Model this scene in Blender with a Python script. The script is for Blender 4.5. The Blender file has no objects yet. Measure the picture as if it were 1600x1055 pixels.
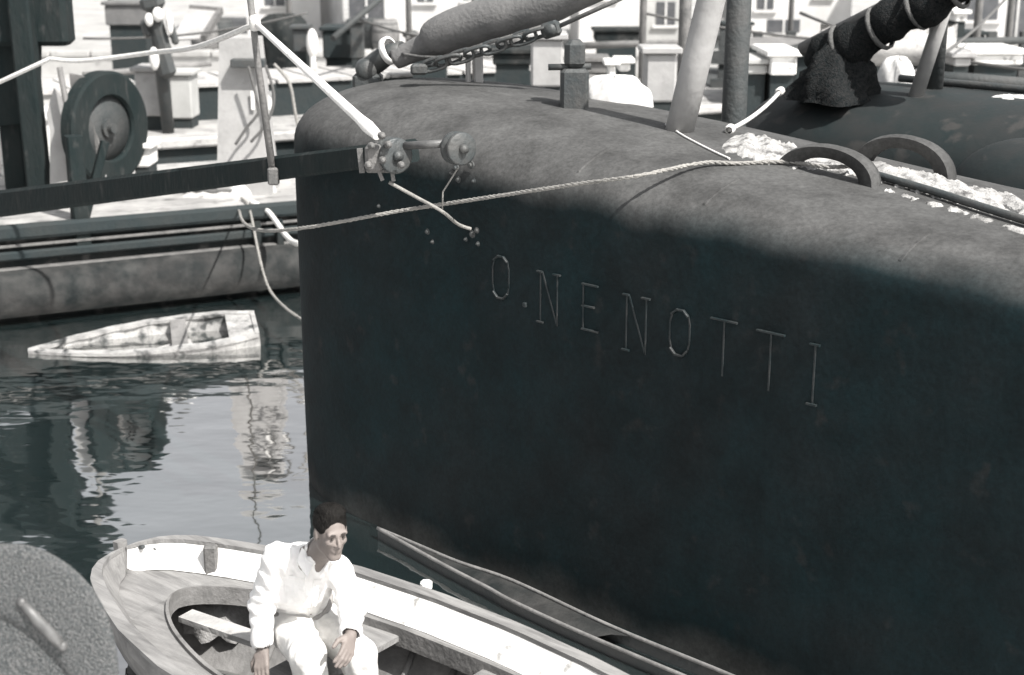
import bpy, math, random
import numpy as np
from mathutils import Vector, Matrix, Quaternion

random.seed(7); np.random.seed(7)
sc = bpy.context.scene
C = sc.collection
PI = math.pi

# ------------------------------------------------------------------ camera
CAM_H = 3.75
PITCH = math.radians(16.0)
cam = bpy.data.cameras.new("camera")
cam.lens = 50.0; cam.sensor_width = 36.0
cam.clip_start = 0.05; cam.clip_end = 2000.0
cam.dof.use_dof = True
cam.dof.focus_distance = 7.6
cam.dof.aperture_fstop = 2.2
cam_o = bpy.data.objects.new("camera", cam)
cam_o.location = (0, 0, CAM_H)
cam_o.rotation_euler = (math.radians(90) - PITCH, 0, 0)
C.objects.link(cam_o)
sc.camera = cam_o

# ------------------------------------------------------------------ sky, sun, exposure
SUN_H = Vector((0.712, -0.702)).normalized()      # horizontal direction towards the sun
SUN_EL = math.radians(51)
world = bpy.data.worlds.new("World"); sc.world = world
world.use_nodes = True
wn = world.node_tree.nodes; wl = world.node_tree.links
wn.clear()
sky = wn.new("ShaderNodeTexSky"); sky.sky_type = 'NISHITA'
sky.sun_disc = False
sky.sun_elevation = SUN_EL
sky.sun_rotation = math.atan2(SUN_H.x, SUN_H.y)
sky.dust_density = 3.0; sky.air_density = 1.0
hs = wn.new("ShaderNodeHueSaturation"); hs.inputs['Saturation'].default_value = 0.13
bg = wn.new("ShaderNodeBackground"); bg.inputs['Strength'].default_value = 0.10
wo = wn.new("ShaderNodeOutputWorld")
wl.new(sky.outputs[0], hs.inputs['Color']); wl.new(hs.outputs[0], bg.inputs['Color']); wl.new(bg.outputs[0], wo.inputs[0])

sun = bpy.data.lights.new("sun", 'SUN')
sun.energy = 4.2; sun.angle = math.radians(0.6); sun.color = (1.0, 0.97, 0.93)
sun_o = bpy.data.objects.new("sun", sun)
sd = Vector((SUN_H.x * math.cos(SUN_EL), SUN_H.y * math.cos(SUN_EL), math.sin(SUN_EL)))
sun_o.rotation_euler = (-sd).to_track_quat('-Z', 'Y').to_euler()
sun_o.location = sd * 60
C.objects.link(sun_o)

sc.view_settings.view_transform = 'Standard'
sc.view_settings.look = 'None'
sc.view_settings.exposure = 1.0
sc.view_settings.gamma = 1.0
sc.view_settings.use_curve_mapping = False
sc.render.engine = 'CYCLES'
sc.cycles.max_bounces = 6

# ------------------------------------------------------------------ helpers
FPX = 1600 * 50 / 36.0
CP, SP = math.cos(PITCH), math.sin(PITCH)

def U(px, py, Y=None, z=None):
    """photo pixel -> world point at ground distance Y or height z"""
    u = (527.5 - py) / FPX; r = (px - 800) / FPX
    d = Vector((r, CP + u * SP, -SP + u * CP))
    t = Y / d.y if Y is not None else (z - CAM_H) / d.z
    return Vector((0, 0, CAM_H)) + d * t

def V(*a): return Vector(a)

class MB:
    def __init__(s): s.v = []; s.f = []; s.sm = []
    def add(s, vs, fs, smooth=False):
        o = len(s.v); s.v += [tuple(p) for p in vs]
        s.f += [tuple(i + o for i in f) for f in fs]; s.sm += [smooth] * len(fs)
        return s
    def box(s, c, size, rx=None, bev=0.0):
        """box centred at c; rx = 3 axis vectors or None"""
        ax = rx or (V(1, 0, 0), V(0, 1, 0), V(0, 0, 1))
        hx, hy, hz = [d / 2 for d in size]
        c = Vector(c)
        if bev <= 0:
            vs = [c + ax[0] * (hx * i) + ax[1] * (hy * j) + ax[2] * (hz * k) for i in (-1, 1) for j in (-1, 1) for k in (-1, 1)]
            s.add(vs, [(0, 1, 3, 2), (4, 6, 7, 5), (0, 4, 5, 1), (2, 3, 7, 6), (0, 2, 6, 4), (1, 5, 7, 3)])
        else:
            b = min(bev, hx * .9, hy * .9, hz * .9)
            prof = [(-hx + b, -hy), (hx - b, -hy), (hx, -hy + b), (hx, hy - b), (hx - b, hy), (-hx + b, hy), (-hx, hy - b), (-hx, -hy + b)]
            rings = [(-hz, 1), (-hz + b, 0), (hz - b, 0), (hz, 1)]
            vs = []
            for z, ins in rings:
                for x, y in prof:
                    if ins: x *= (hx - b) / hx; y *= (hy - b) / hy
                    vs.append(c + ax[0] * x + ax[1] * y + ax[2] * z)
            fs = [tuple(reversed(range(8))), tuple(range(24, 32))]
            for r in range(3):
                for i in range(8):
                    j = (i + 1) % 8
                    fs.append((r * 8 + i, r * 8 + j, r * 8 + 8 + j, r * 8 + 8 + i))
            s.add(vs, fs)
        return s
    def bar(s, a, b, w, h, up=V(0, 0, 1), bev=0.0, w2=None, h2=None):
        """rectangular bar from a to b, width w (sideways), height h"""
        a = Vector(a); b = Vector(b); d = (b - a).normalized()
        side = d.cross(up).normalized(); u = side.cross(d).normalized()
        w2 = w if w2 is None else w2; h2 = h if h2 is None else h2
        vs = []
        for p, ww, hh in ((a, w, h), (b, w2, h2)):
            if bev:
                k = bev
                for x, y in ((-.5 + k, -.5), (.5 - k, -.5), (.5, -.5 + k), (.5, .5 - k), (.5 - k, .5), (-.5 + k, .5), (-.5, .5 - k), (-.5, -.5 + k)):
                    vs.append(p + side * (x * ww) + u * (y * hh))
            else:
                for x, y in ((-.5, -.5), (.5, -.5), (.5, .5), (-.5, .5)):
                    vs.append(p + side * (x * ww) + u * (y * hh))
        n = len(vs) // 2
        fs = [tuple(range(n)), tuple(reversed(range(n, 2 * n)))]
        for i in range(n):
            j = (i + 1) % n; fs.append((i, i + n, j + n, j))
        s.add(vs, fs)
        return s
    def tube(s, pts, r, n=10, caps=True, smooth=True, flat=1.0):
        pts = [Vector(p) for p in pts]
        m = len(pts)
        rs = r if isinstance(r, (list, tuple)) else [r] * m
        vs = []; prev = None
        for i, p in enumerate(pts):
            d = (pts[min(i + 1, m - 1)] - pts[max(i - 1, 0)]).normalized()
            if prev is None:
                ref = V(0, 0, 1) if abs(d.z) < .9 else V(1, 0, 0)
                x = d.cross(ref).normalized()
            else:
                x = (prev - d * prev.dot(d)).normalized()
            prev = x; y = d.cross(x)
            for k in range(n):
                a = 2 * PI * k / n
                vs.append(p + x * (math.cos(a) * rs[i]) + y * (math.sin(a) * rs[i] * flat))
        fs = []
        for i in range(m - 1):
            for k in range(n):
                j = (k + 1) % n
                fs.append((i * n + k, i * n + j, (i + 1) * n + j, (i + 1) * n + k))
        s.add(vs, fs, smooth)
        if caps:
            o = len(s.v) - m * n
            s.f.append(tuple(o + k for k in reversed(range(n)))); s.sm.append(False)
            s.f.append(tuple(o + (m - 1) * n + k for k in range(n))); s.sm.append(False)
        return s
    def rope(s, pts, r, pitch=9.0):
        pts = [Vector(p) for p in pts]; dense = []
        for a, b in zip(pts[:-1], pts[1:]):
            k = max(1, int((b - a).length / (r * 2.2)))
            dense += [a.lerp(b, i / k) for i in range(k)]
        dense.append(pts[-1]); L_ = 0; offs = ([], [], []); prev = None
        for i, p in enumerate(dense):
            d = (dense[min(i + 1, len(dense) - 1)] - dense[max(i - 1, 0)]).normalized()
            x = d.cross(V(0, 0, 1)).normalized() if prev is None else (prev - d * prev.dot(d)).normalized()
            prev = x; y = d.cross(x)
            if i: L_ += (p - dense[i - 1]).length
            for k in range(3):
                a = L_ / (pitch * r) * 2 * PI + k * 2 * PI / 3
                offs[k].append(p + x * (math.cos(a) * r * .5) + y * (math.sin(a) * r * .5))
        for o in offs: s.tube(o, r * .56, 6)
        return s
    def lathe(s, c, axis, prof, n=24, smooth=True):
        """prof = [(dist along axis, radius)]"""
        c = Vector(c); d = Vector(axis).normalized()
        ref = V(0, 0, 1) if abs(d.z) < .9 else V(1, 0, 0)
        x = d.cross(ref).normalized(); y = d.cross(x)
        vs = []
        for h, r in prof:
            for k in range(n):
                a = 2 * PI * k / n
                vs.append(c + d * h + x * (math.cos(a) * r) + y * (math.sin(a) * r))
        fs = []
        for i in range(len(prof) - 1):
            for k in range(n):
                j = (k + 1) % n
                fs.append((i * n + k, i * n + j, (i + 1) * n + j, (i + 1) * n + k))
        s.add(vs, fs, smooth)
        return s
    def ball(s, c, r, n=10, m=7, sc3=(1, 1, 1)):
        c = Vector(c)
        vs = []; fs = []
        for i in range(m + 1):
            t = PI * i / m
            for k in range(n):
                a = 2 * PI * k / n
                vs.append(c + V(math.sin(t) * math.cos(a) * r * sc3[0], math.sin(t) * math.sin(a) * r * sc3[1], math.cos(t) * r * sc3[2]))
        for i in range(m):
            for k in range(n):
                j = (k + 1) % n
                fs.append((i * n + k, (i + 1) * n + k, (i + 1) * n + j, i * n + j))
        return s.add(vs, fs, True)
    def grid(s, rows, smooth=True, closed=False, flip=False):
        n = len(rows[0]); vs = [p for r in rows for p in r]; fs = []
        for i in range(len(rows) - 1):
            for k in range(n if closed else n - 1):
                j = (k + 1) % n
                q = (i * n + k, i * n + j, (i + 1) * n + j, (i + 1) * n + k)
                fs.append(q[::-1] if flip else q)
        return s.add(vs, fs, smooth)
    def prism(s, poly, off):
        """poly: list of points (any plane), extruded by vector off"""
        n = len(poly); off = Vector(off)
        vs = [Vector(p) for p in poly] + [Vector(p) + off for p in poly]
        fs = [tuple(reversed(range(n))), tuple(range(n, 2 * n))]
        for i in range(n):
            j = (i + 1) % n; fs.append((i, j, j + n, i + n))
        return s.add(vs, fs)
    def build(s, name, m, parent=None, recalc=True):
        base = V(0, 0, 0)
        if parent is not None: base = Vector(parent.get('_b', (0, 0, 0)))
        me = bpy.data.meshes.new(name)
        me.from_pydata([(p[0] - base.x, p[1] - base.y, p[2] - base.z) for p in s.v], [], s.f)
        me.polygons.foreach_set('use_smooth', s.sm)
        me.materials.append(m)
        if recalc:
            import bmesh
            bm = bmesh.new(); bm.from_mesh(me)
            bmesh.ops.recalc_face_normals(bm, faces=bm.faces[:])
            bm.to_mesh(me); bm.free()
        me.update()
        o = bpy.data.objects.new(name, me); C.objects.link(o)
        if parent is not None:
            o.parent = parent; o['_b'] = tuple(base)
        return o

def thing(name, label, cat, loc=(0, 0, 0), group=None):
    o = bpy.data.objects.new(name, None); C.objects.link(o)
    o.location = loc; o['_b'] = tuple(loc); o.empty_display_size = .2
    return tag(o, label, cat, group)

def tag(o, label, cat, group=None):
    o['label'] = label; o['category'] = cat
    if group: o['group'] = group
    return o

def struct(o): o['kind'] = 'structure'; return o

def single(mb, name, m, label, cat, group=None):
    """a one-mesh thing with its origin at its base"""
    xs = [p[0] for p in mb.v]; ys = [p[1] for p in mb.v]; zs = [p[2] for p in mb.v]
    b = V((min(xs) + max(xs)) / 2, (min(ys) + max(ys)) / 2, min(zs))
    mb.v = [(p[0] - b.x, p[1] - b.y, p[2] - b.z) for p in mb.v]
    o = mb.build(name, m); o.location = b
    return tag(o, label, cat, group)

def sag(a, b, drop, n=16):
    a = Vector(a); b = Vector(b)
    return [a.lerp(b, i / n) - V(0, 0, 4 * drop * (i / n) * (1 - i / n)) for i in range(n + 1)]

def smooth_path(pts, sub=6):
    pts = [Vector(p) for p in pts]; out = []
    for i in range(len(pts) - 1):
        p0 = pts[max(i - 1, 0)]; p1 = pts[i]; p2 = pts[i + 1]; p3 = pts[min(i + 2, len(pts) - 1)]
        for k in range(sub):
            t = k / sub
            out.append(.5 * ((2 * p1) + (p2 - p0) * t + (2 * p0 - 5 * p1 + 4 * p2 - p3) * t * t + (3 * p1 - p0 - 3 * p2 + p3) * t ** 3))
    out.append(pts[-1]); return out

# ------------------------------------------------------------------ materials
def mat(name, c1, c2=None, rough=.7, scale=4.0, bump=.15, bscale=None, metallic=0.0, spec=.5, stretch=(1, 1, 1), contrast=(.35, .65), c3=None, s3=18.0, th3=(.58, .66), rotz=None):
    m = bpy.data.materials.new(name); m.use_nodes = True
    nt = m.node_tree; N = nt.nodes; L = nt.links
    b = N['Principled BSDF']
    b.inputs['Metallic'].default_value = metallic
    b.inputs['Specular IOR Level'].default_value = spec
    tc = N.new('ShaderNodeTexCoord'); mp = N.new('ShaderNodeMapping'); mp.inputs['Scale'].default_value = stretch
    if rotz is None: L.new(tc.outputs['Object'], mp.inputs[0])
    else:
        vr = N.new('ShaderNodeVectorRotate'); vr.rotation_type = 'Z_AXIS'; vr.inputs['Angle'].default_value = rotz
        L.new(tc.outputs['Object'], vr.inputs['Vector']); L.new(vr.outputs[0], mp.inputs[0])
    c2 = c2 or tuple(v * .7 for v in c1)
    n1 = N.new('ShaderNodeTexNoise'); n1.inputs['Scale'].default_value = scale; n1.inputs['Detail'].default_value = 8; n1.inputs['Roughness'].default_value = .65
    L.new(mp.outputs[0], n1.inputs['Vector'])
    r = N.new('ShaderNodeValToRGB')
    r.color_ramp.elements[0].position = contrast[0]; r.color_ramp.elements[0].color = (*c1, 1)
    r.color_ramp.elements[1].position = contrast[1]; r.color_ramp.elements[1].color = (*c2, 1)
    L.new(n1.outputs['Fac'], r.inputs[0])
    col = r.outputs[0]
    if c3:
        n3 = N.new('ShaderNodeTexNoise'); n3.inputs['Scale'].default_value = s3; n3.inputs['Detail'].default_value = 6
        L.new(mp.outputs[0], n3.inputs['Vector'])
        mr = N.new('ShaderNodeMapRange'); mr.inputs[1].default_value = th3[0]; mr.inputs[2].default_value = th3[1]
        L.new(n3.outputs['Fac'], mr.inputs[0])
        mx = N.new('ShaderNodeMix'); mx.data_type = 'RGBA'
        L.new(mr.outputs[0], mx.inputs['Factor']); L.new(col, mx.inputs['A']); mx.inputs['B'].default_value = (*c3, 1)
        col = mx.outputs['Result']
    L.new(col, b.inputs['Base Color'])
    rr = N.new('ShaderNodeMapRange'); rr.inputs[3].default_value = max(rough - .12, .02); rr.inputs[4].default_value = min(rough + .12, 1)
    L.new(n1.outputs['Fac'], rr.inputs[0]); L.new(rr.outputs[0], b.inputs['Roughness'])
    if bump:
        n2 = N.new('ShaderNodeTexNoise'); n2.inputs['Scale'].default_value = bscale or scale * 6; n2.inputs['Detail'].default_value = 6
        L.new(mp.outputs[0], n2.inputs['Vector'])
        bp = N.new('ShaderNodeBump'); bp.inputs['Strength'].default_value = bump; bp.inputs['Distance'].default_value = .02
        L.new(n2.outputs['Fac'], bp.inputs['Height']); L.new(bp.outputs[0], b.inputs['Normal'])
    return m

M = {}
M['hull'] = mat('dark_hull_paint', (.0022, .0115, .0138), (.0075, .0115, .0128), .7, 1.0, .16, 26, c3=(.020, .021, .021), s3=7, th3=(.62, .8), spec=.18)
def add_waterline_or_lit_top(m, z0, z1, col, tilt=0.0, amp=.45):
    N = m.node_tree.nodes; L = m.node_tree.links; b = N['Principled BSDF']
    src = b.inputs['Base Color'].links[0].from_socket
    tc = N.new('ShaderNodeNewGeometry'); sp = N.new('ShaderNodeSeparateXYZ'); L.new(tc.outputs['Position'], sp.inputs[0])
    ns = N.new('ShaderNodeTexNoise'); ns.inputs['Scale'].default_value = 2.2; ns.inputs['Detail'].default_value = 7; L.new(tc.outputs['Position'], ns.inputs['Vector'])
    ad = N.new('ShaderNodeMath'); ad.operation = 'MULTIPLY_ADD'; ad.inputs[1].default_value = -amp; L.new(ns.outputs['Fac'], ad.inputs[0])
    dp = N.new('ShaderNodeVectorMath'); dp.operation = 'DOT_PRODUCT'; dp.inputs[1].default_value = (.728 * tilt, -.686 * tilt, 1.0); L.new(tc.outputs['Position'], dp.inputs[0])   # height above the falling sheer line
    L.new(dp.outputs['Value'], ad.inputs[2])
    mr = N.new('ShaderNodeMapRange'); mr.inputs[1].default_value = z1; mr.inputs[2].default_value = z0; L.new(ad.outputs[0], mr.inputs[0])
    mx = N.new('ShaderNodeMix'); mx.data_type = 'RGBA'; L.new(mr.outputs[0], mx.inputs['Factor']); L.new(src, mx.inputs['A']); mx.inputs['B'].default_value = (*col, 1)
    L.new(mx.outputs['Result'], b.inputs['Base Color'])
def add_blotch(m, scale, lo, hi, k):
    N = m.node_tree.nodes; L = m.node_tree.links; b = N['Principled BSDF']
    src = b.inputs['Base Color'].links[0].from_socket
    g = N.new('ShaderNodeNewGeometry'); n = N.new('ShaderNodeTexNoise'); n.inputs['Scale'].default_value = scale; n.inputs['Detail'].default_value = 9; n.inputs['Roughness'].default_value = .72
    L.new(g.outputs['Position'], n.inputs['Vector'])
    mr = N.new('ShaderNodeMapRange'); mr.inputs[1].default_value = lo; mr.inputs[2].default_value = hi; mr.inputs[3].default_value = 1 - k; mr.inputs[4].default_value = 1 + k; L.new(n.outputs['Fac'], mr.inputs[0])
    h = N.new('ShaderNodeHueSaturation'); L.new(src, h.inputs['Color']); L.new(mr.outputs[0], h.inputs['Value']); L.new(h.outputs[0], b.inputs['Base Color'])
add_waterline_or_lit_top(M['hull'], -.2, -.05, (.032, .034, .033))
add_waterline_or_lit_top(M['hull'], 2.200, 2.060, (.066, .066, .065), .033, .16)  # sunlit top painted in: paler colour above the shoulder, following the sheer
add_blotch(M['hull'], 3.0, .36, .64, .30); add_blotch(M['hull'], 38.0, .36, .64, .22)
M['hull2'] = mat('dark_hull_paint_old', (.016, .023, .024), (.027, .028, .028), .65, 2.2, .15, 20, c3=(.04, .04, .039), s3=5, spec=.2)
M['letter'] = mat('letter_iron', (.006, .014, .016), (.035, .037, .037), .5, 14, .2, spec=.4)
M['iron'] = mat('black_iron', (.035, .042, .044), (.06, .06, .058), .55, 8, .3, 40)
M['rusty'] = mat('weathered_iron', (.09, .09, .088), (.16, .155, .15), .65, 10, .4, 45)
M['tealtimber'] = mat('dark_teal_timber', (.008, .0145, .015), (.018, .022, .022), .85, 5, .6, 25, c3=(.04, .042, .041), s3=12, th3=(.6, .75), spec=.2, stretch=(1, 1, .35))
M['darktimber'] = mat('tarred_timber', (.03, .036, .037), (.055, .056, .055), .75, 4, .45, 30)
M['greywood'] = mat('grey_weathered_wood', (.21, .205, .20), (.13, .128, .125), .8, 5, .4, 30, c3=(.085, .083, .08), s3=9, th3=(.56, .8))
M['deckgrey'] = mat('worn_grey_deck', (.25, .246, .24), (.14, .138, .136), .8, 2.4, .35, 16, c3=(.085, .083, .082), s3=3, th3=(.55, .78), stretch=(1, 7, 3), rotz=math.radians(38))
M['palewood'] = mat('sun_bleached_wood', (.46, .45, .435), (.29, .285, .28), .8, 4, .4, 30, c3=(.15, .145, .14), s3=10, th3=(.6, .75))
M['deckwhite'] = mat('bleached_deck', (.38, .373, .362), (.22, .217, .212), .85, 1.6, .3, 24, c3=(.10, .10, .098), s3=4, th3=(.55, .75))
M['white'] = mat('white_paint', (.80, .79, .77), (.66, .65, .63), .6, 6, .2, 30, c3=(.28, .275, .265), s3=11, th3=(.60, .70))
M['whitewall'] = mat('white_plaster', (.62, .61, .60), (.46, .455, .445), .9, 1.0, .2, 14)
M['greywall'] = mat('grey_plaster', (.42, .42, .41), (.32, .32, .31), .9, 1.6, .2, 14)
M['palegrey'] = mat('pale_grey_paint', (.36, .355, .35), (.27, .267, .262), .7, 3, .2, 18, c3=(.25, .245, .24), s3=8, th3=(.62, .75))
M['bargeside'] = mat('barge_side', (.014, .019, .02), (.036, .037, .036), .9, 2.5, .4, 20, c3=(.085, .083, .08), s3=6, th3=(.56, .72), spec=.1)
M['darkside'] = mat('dark_barge_side', (.010, .018, .02), (.024, .028, .028), .9, 2.5, .35, 20)
M['rope'] = mat('hemp_rope', (.30, .29, .27), (.20, .195, .185), .9, 30, .6, 120)
M['paleline'] = mat('pale_line', (.72, .71, .69), (.55, .54, .52), .85, 30, .5, 120)
M['darkrope'] = mat('tarred_rope', (.08, .08, .078), (.13, .128, .125), .9, 30, .6, 120)
M['canvas'] = mat('grey_canvas', (.10, .10, .10), (.15, .148, .146), .9, 5, .35, 40)
M['heap'] = mat('white_lime_heap', (.42, .415, .405), (.24, .236, .23), .95, 9, .6, 60, c3=(.10, .098, .096), s3=14, th3=(.50, .68))
M['punt'] = mat('flaking_white_paint', (.40, .395, .385), (.20, .198, .195), .85, 6, .5, 40, c3=(.055, .058, .058), s3=7, th3=(.54, .66))
M['window'] = mat('window_dark', (.06, .065, .07), (.10, .10, .105), .25, 3, 0)
M['skin'] = mat('skin', (.20, .172, .157), (.165, .142, .13), .65, 12, .1, 60)
M['shirt'] = mat('white_shirt', (.84, .83, .82), (.78, .77, .76), .9, 9, .35, 22)
M['trousers'] = mat('pale_trousers', (.72, .71, .69), (.64, .63, .61), .9, 9, .35, 24)
M['hair'] = mat('dark_hair', (.006, .0055, .005), (.013, .012, .011), .75, 30, .6, 120, stretch=(1, 1, .3), spec=.12)
M['eye'] = mat('eye_dark', (.03, .025, .022), (.04, .035, .03), .3, 10, 0)
M['brow'] = mat('brow_dark', (.035, .03, .027), (.05, .04, .035), .7, 10, 0)
M['lip'] = mat('lip', (.17, .12, .11), (.15, .11, .10), .5, 10, 0)
M['shoe'] = mat('shoe_leather', (.05, .045, .04), (.08, .07, .06), .5, 10, .1)
M['belt'] = mat('belt_leather', (.30, .29, .28), (.22, .21, .2), .6, 10, .1)
M['leather'] = mat('pebbled_grey_leather', (.045, .052, .054), (.13, .13, .13), .6, 110, .9, 120, contrast=(.42, .60))
M['steelbar'] = mat('dull_steel', (.085, .085, .085), (.13, .13, .128), .5, 14, .15, metallic=.2)
M['quaystone'] = mat('quay_stone', (.38, .375, .365), (.25, .247, .24), .9, .8, .3, 6, c3=(.15, .148, .145), s3=2.5, th3=(.6, .75))
M['sack'] = mat('crumpled_sacking', (.30, .295, .29), (.15, .148, .145), .95, 9, .8, 30)
M['wale'] = mat('weathered_wale', (.014, .0175, .018), (.034, .034, .0335), .9, 3, .6, 18, c3=(.07, .069, .067), s3=5, th3=(.42, .90), spec=.08)
M['netting'] = mat('black_netting', (.008, .011, .012), (.028, .028, .028), .95, 40, 1.0, 90, spec=.1)
M['tarp'] = mat('white_tarpaulin', (.60, .595, .585), (.48, .475, .465), .85, 3, .3, 10)

# water ------------------------------------------------------------
def water_mat():
    m = bpy.data.materials.new('harbour_water'); m.use_nodes = True
    N = m.node_tree.nodes; L = m.node_tree.links; b = N['Principled BSDF']
    b.inputs['Base Color'].default_value = (.018, .030, .031, 1)
    b.inputs['Roughness'].default_value = .05
    b.inputs['IOR'].default_value = 1.55
    b.inputs['Specular IOR Level'].default_value = 1.0
    tc = N.new('ShaderNodeTexCoord')
    def layer(scale, sx, sy, det):
        mp = N.new('ShaderNodeMapping'); mp.inputs['Scale'].default_value = (sx, sy, 1); mp.inputs['Rotation'].default_value = (0, 0, .12)
        L.new(tc.outputs['Object'], mp.inputs[0])
        n = N.new('ShaderNodeTexNoise'); n.inputs['Scale'].default_value = scale; n.inputs['Detail'].default_value = det; n.inputs['Roughness'].default_value = .45
        L.new(mp.outputs[0], n.inputs['Vector']); return n.outputs['Fac']
    a = layer(1.6, .8, 1.3, 1.0); c = layer(6.5, .8, 1.3, 1.0)
    b1 = N.new('ShaderNodeBump'); b1.inputs['Strength'].default_value = 1; b1.inputs['Distance'].default_value = .012
    L.new(a, b1.inputs['Height'])
    b2 = N.new('ShaderNodeBump'); b2.inputs['Strength'].default_value = 1; b2.inputs['Distance'].default_value = .0022
    L.new(c, b2.inputs['Height']); L.new(b1.outputs[0], b2.inputs['Normal'])
    L.new(b2.outputs[0], b.inputs['Normal'])
    g = N.new('ShaderNodeBsdfGlossy'); g.inputs['Color'].default_value = (.86, .85, .84, 1); g.inputs['Roughness'].default_value = .04
    L.new(b2.outputs[0], g.inputs['Normal'])
    ms = N.new('ShaderNodeMixShader'); ms.inputs[0].default_value = .66
    L.new(b.outputs[0], ms.inputs[1]); L.new(g.outputs[0], ms.inputs[2]); L.new(ms.outputs[0], N['Material Output'].inputs['Surface'])
    return m
M['water'] = water_mat()

# ================================================================== SETTING
w = MB(); w.grid([[V(x, y, 0) for x in (-400, 0, 400)] for y in (-200, 100, 700)], smooth=False)
struct(w.build('water', M['water']))

QY = 36.0
q = MB(); q.prism([V(-300, QY, -1.5), V(300, QY, -1.5), V(300, 900, -1.5), V(-300, 900, -1.5)], V(0, 0, 2.2))
quay = struct(q.build('quay', M['quaystone']))
kb = MB()
for i in range(46):
    x = -23 + i * 1.0
    kb = MB(); kb.box((x, QY + .17, .78), (.97, .5, .16), bev=.03)
    kb.build('kerb_stone', M['quaystone'], quay)

# ================================================================== IRON BARGE (foreground hull)
S0 = V(-1.3, 9.2, 0); AX = V(.728, -.686, 0).normalized(); PX = V(-AX.y, AX.x, 0)

def hull_pt(s, p, z): return S0 + AX * s + PX * p + V(0, 0, z)

def crown_z(s, z0, z1, s1): 
    t = min(max(s / s1, 0), 1); return z0 + (z1 - z0) * t

def round_hull(name, label, m, pc, hb, s0, L, s_end, zk, zc, n=2.5, zbot=-.7, cat='barge', group=None, shift=0.0):
    """stadium-bowed iron hull: vertical side, rounded shoulder, crowned deck. zk, zc: (bow, end) heights"""
    base = hull_pt((s0 + s_end) / 2, pc, 0)
    root = thing(name, label, cat, base, group)
    outline = []          # (rim point (s,p), spine point (s,p))
    ns = 22
    for i in range(ns + 1):
        s = s_end + (s0 - s_end) * i / ns
        outline.append(((s, pc - hb), (s, pc)))
    nb = 40
    for i in range(1, nb):
        th = PI * i / nb
        e = 2 / 2.45
        cs, sn = math.cos(th), math.sin(th)
        outline.append(((s0 - L * abs(sn) ** e, pc - hb * math.copysign(abs(cs) ** e, cs)), (s0 - .28 * L * sn, pc)))
    for i in range(ns + 1):
        s = s0 + (s_end - s0) * i / ns
        outline.append(((s, pc + hb), (s, pc)))
    def hz(s, pair): 
        if isinstance(pair[0], tuple): return float(np.interp(s, [q[0] for q in pair], [q[1] for q in pair]))
        t = min(max((s - (s0 - L)) / (s_end - s0 + L), 0), 1); return pair[0] + (pair[1] - pair[0]) * t ** .75
    side = []
    for z in (zbot, -.2, .25, .7, 1.15, 1.6, 1.0):
        pass
    rows = []
    zl = [zbot, -.15, .1, .5, 1.0, 1.5]
    for z in zl:
        tk = 1 - .03 * max(0, (.2 - z)) 
        rows.append([hull_pt(c[0] + (r[0] - c[0]) * tk, c[1] + (r[1] - c[1]) * tk, z) for r, c in outline])
    k = 16
    for j in range(k + 1):
        ph = (PI / 2) * j / k
        hx = math.cos(ph) ** (2 / n); vz = math.sin(ph) ** (2 / n)
        row = []
        for r, c in outline:
            a = hz(r[0], zk); b = hz(c[0], zc)
            row.append(hull_pt(c[0] + (r[0] - c[0]) * hx, c[1] + (r[1] - c[1]) * hx, a + (b - a) * vz))
        rows.append(row)
    mb = MB(); mb.grid(rows)
    # close the far end
    endring = [r[0] for r in rows] + [r[-1] for r in reversed(rows)]
    mb.add(endring, [tuple(range(len(endring)))])
    body = mb.build('hull_shell', m, root)
    def surf(s, u, lift=0.0):
        """point on near shoulder: u 0 rim .. 1 spine"""
        ph = (PI / 2) * u
        hx = math.cos(ph) ** (2 / n); vz = math.sin(ph) ** (2 / n)
        a = hz(s, zk); b = hz(s, zc)
        return hull_pt(s, pc - hb * hx, a + (b - a) * vz + lift)
    return root, surf, hz

ZK = ((-1, 2.35), (.6, 2.36), (1.5, 2.35), (2.8, 2.29), (3.8, 2.21), (5, 2.14), (11, 2.0)); ZC = ((-1, 2.80), (0, 2.80), (.8, 2.765), (1.5, 2.715), (2.2, 2.66), (2.8, 2.60), (3.8, 2.49), (5, 2.39), (11, 2.25))
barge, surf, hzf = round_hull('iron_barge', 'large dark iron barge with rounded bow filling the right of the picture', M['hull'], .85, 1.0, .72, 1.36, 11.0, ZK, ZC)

# seam straps across the near shoulder
for s, u0, u1 in ((2.32, .30, .62), (3.15, .30, .66), (4.25, .26, .6), (5.3, .2, .8)):
    mb = MB(); rows = []
    for i in range(13):
        u = u0 + (u1 - u0) * i / 12
        p = surf(s, u); q2 = surf(s, u + .02); t = (q2 - p).normalized(); nn = AX.cross(t).normalized()
        if nn.dot(-PX) < 0 and nn.z < 0: nn = -nn
        h_ = .006 if 0 < i < 12 else -.006
        rows.append([p - AX * .012 - nn * .008, p - AX * .006 + nn * h_, p + AX * .006 + nn * h_, p + AX * .012 - nn * .008])
    mb.grid(rows, smooth=False); mb.build('seam_strap', M['hull'], barge)
def deck_z(s, p):
    x = min(abs(p - .85) / 1.0, 1)
    u = math.acos(min(x ** (2.5 / 2), 1)) / (PI / 2)
    return surf(s, u).z
def on_deck(px, py, lift=0.0):
    """where the sight line of a photo pixel meets the iron barge's shoulder or deck"""
    o = V(0, 0, CAM_H); d = (U(px, py, Y=1.0) - o)
    t = 4.0
    while t < 16:
        p = o + d * t; r = p - S0; s_ = r.dot(AX); q_ = r.dot(PX)
        if -.15 <= q_ <= 1.85 and p.z <= deck_z(s_, q_): break
        t += .004
    return p + V(0, 0, lift)
def sp(p): r = p - S0; return r.dot(AX), r.dot(PX)

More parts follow.
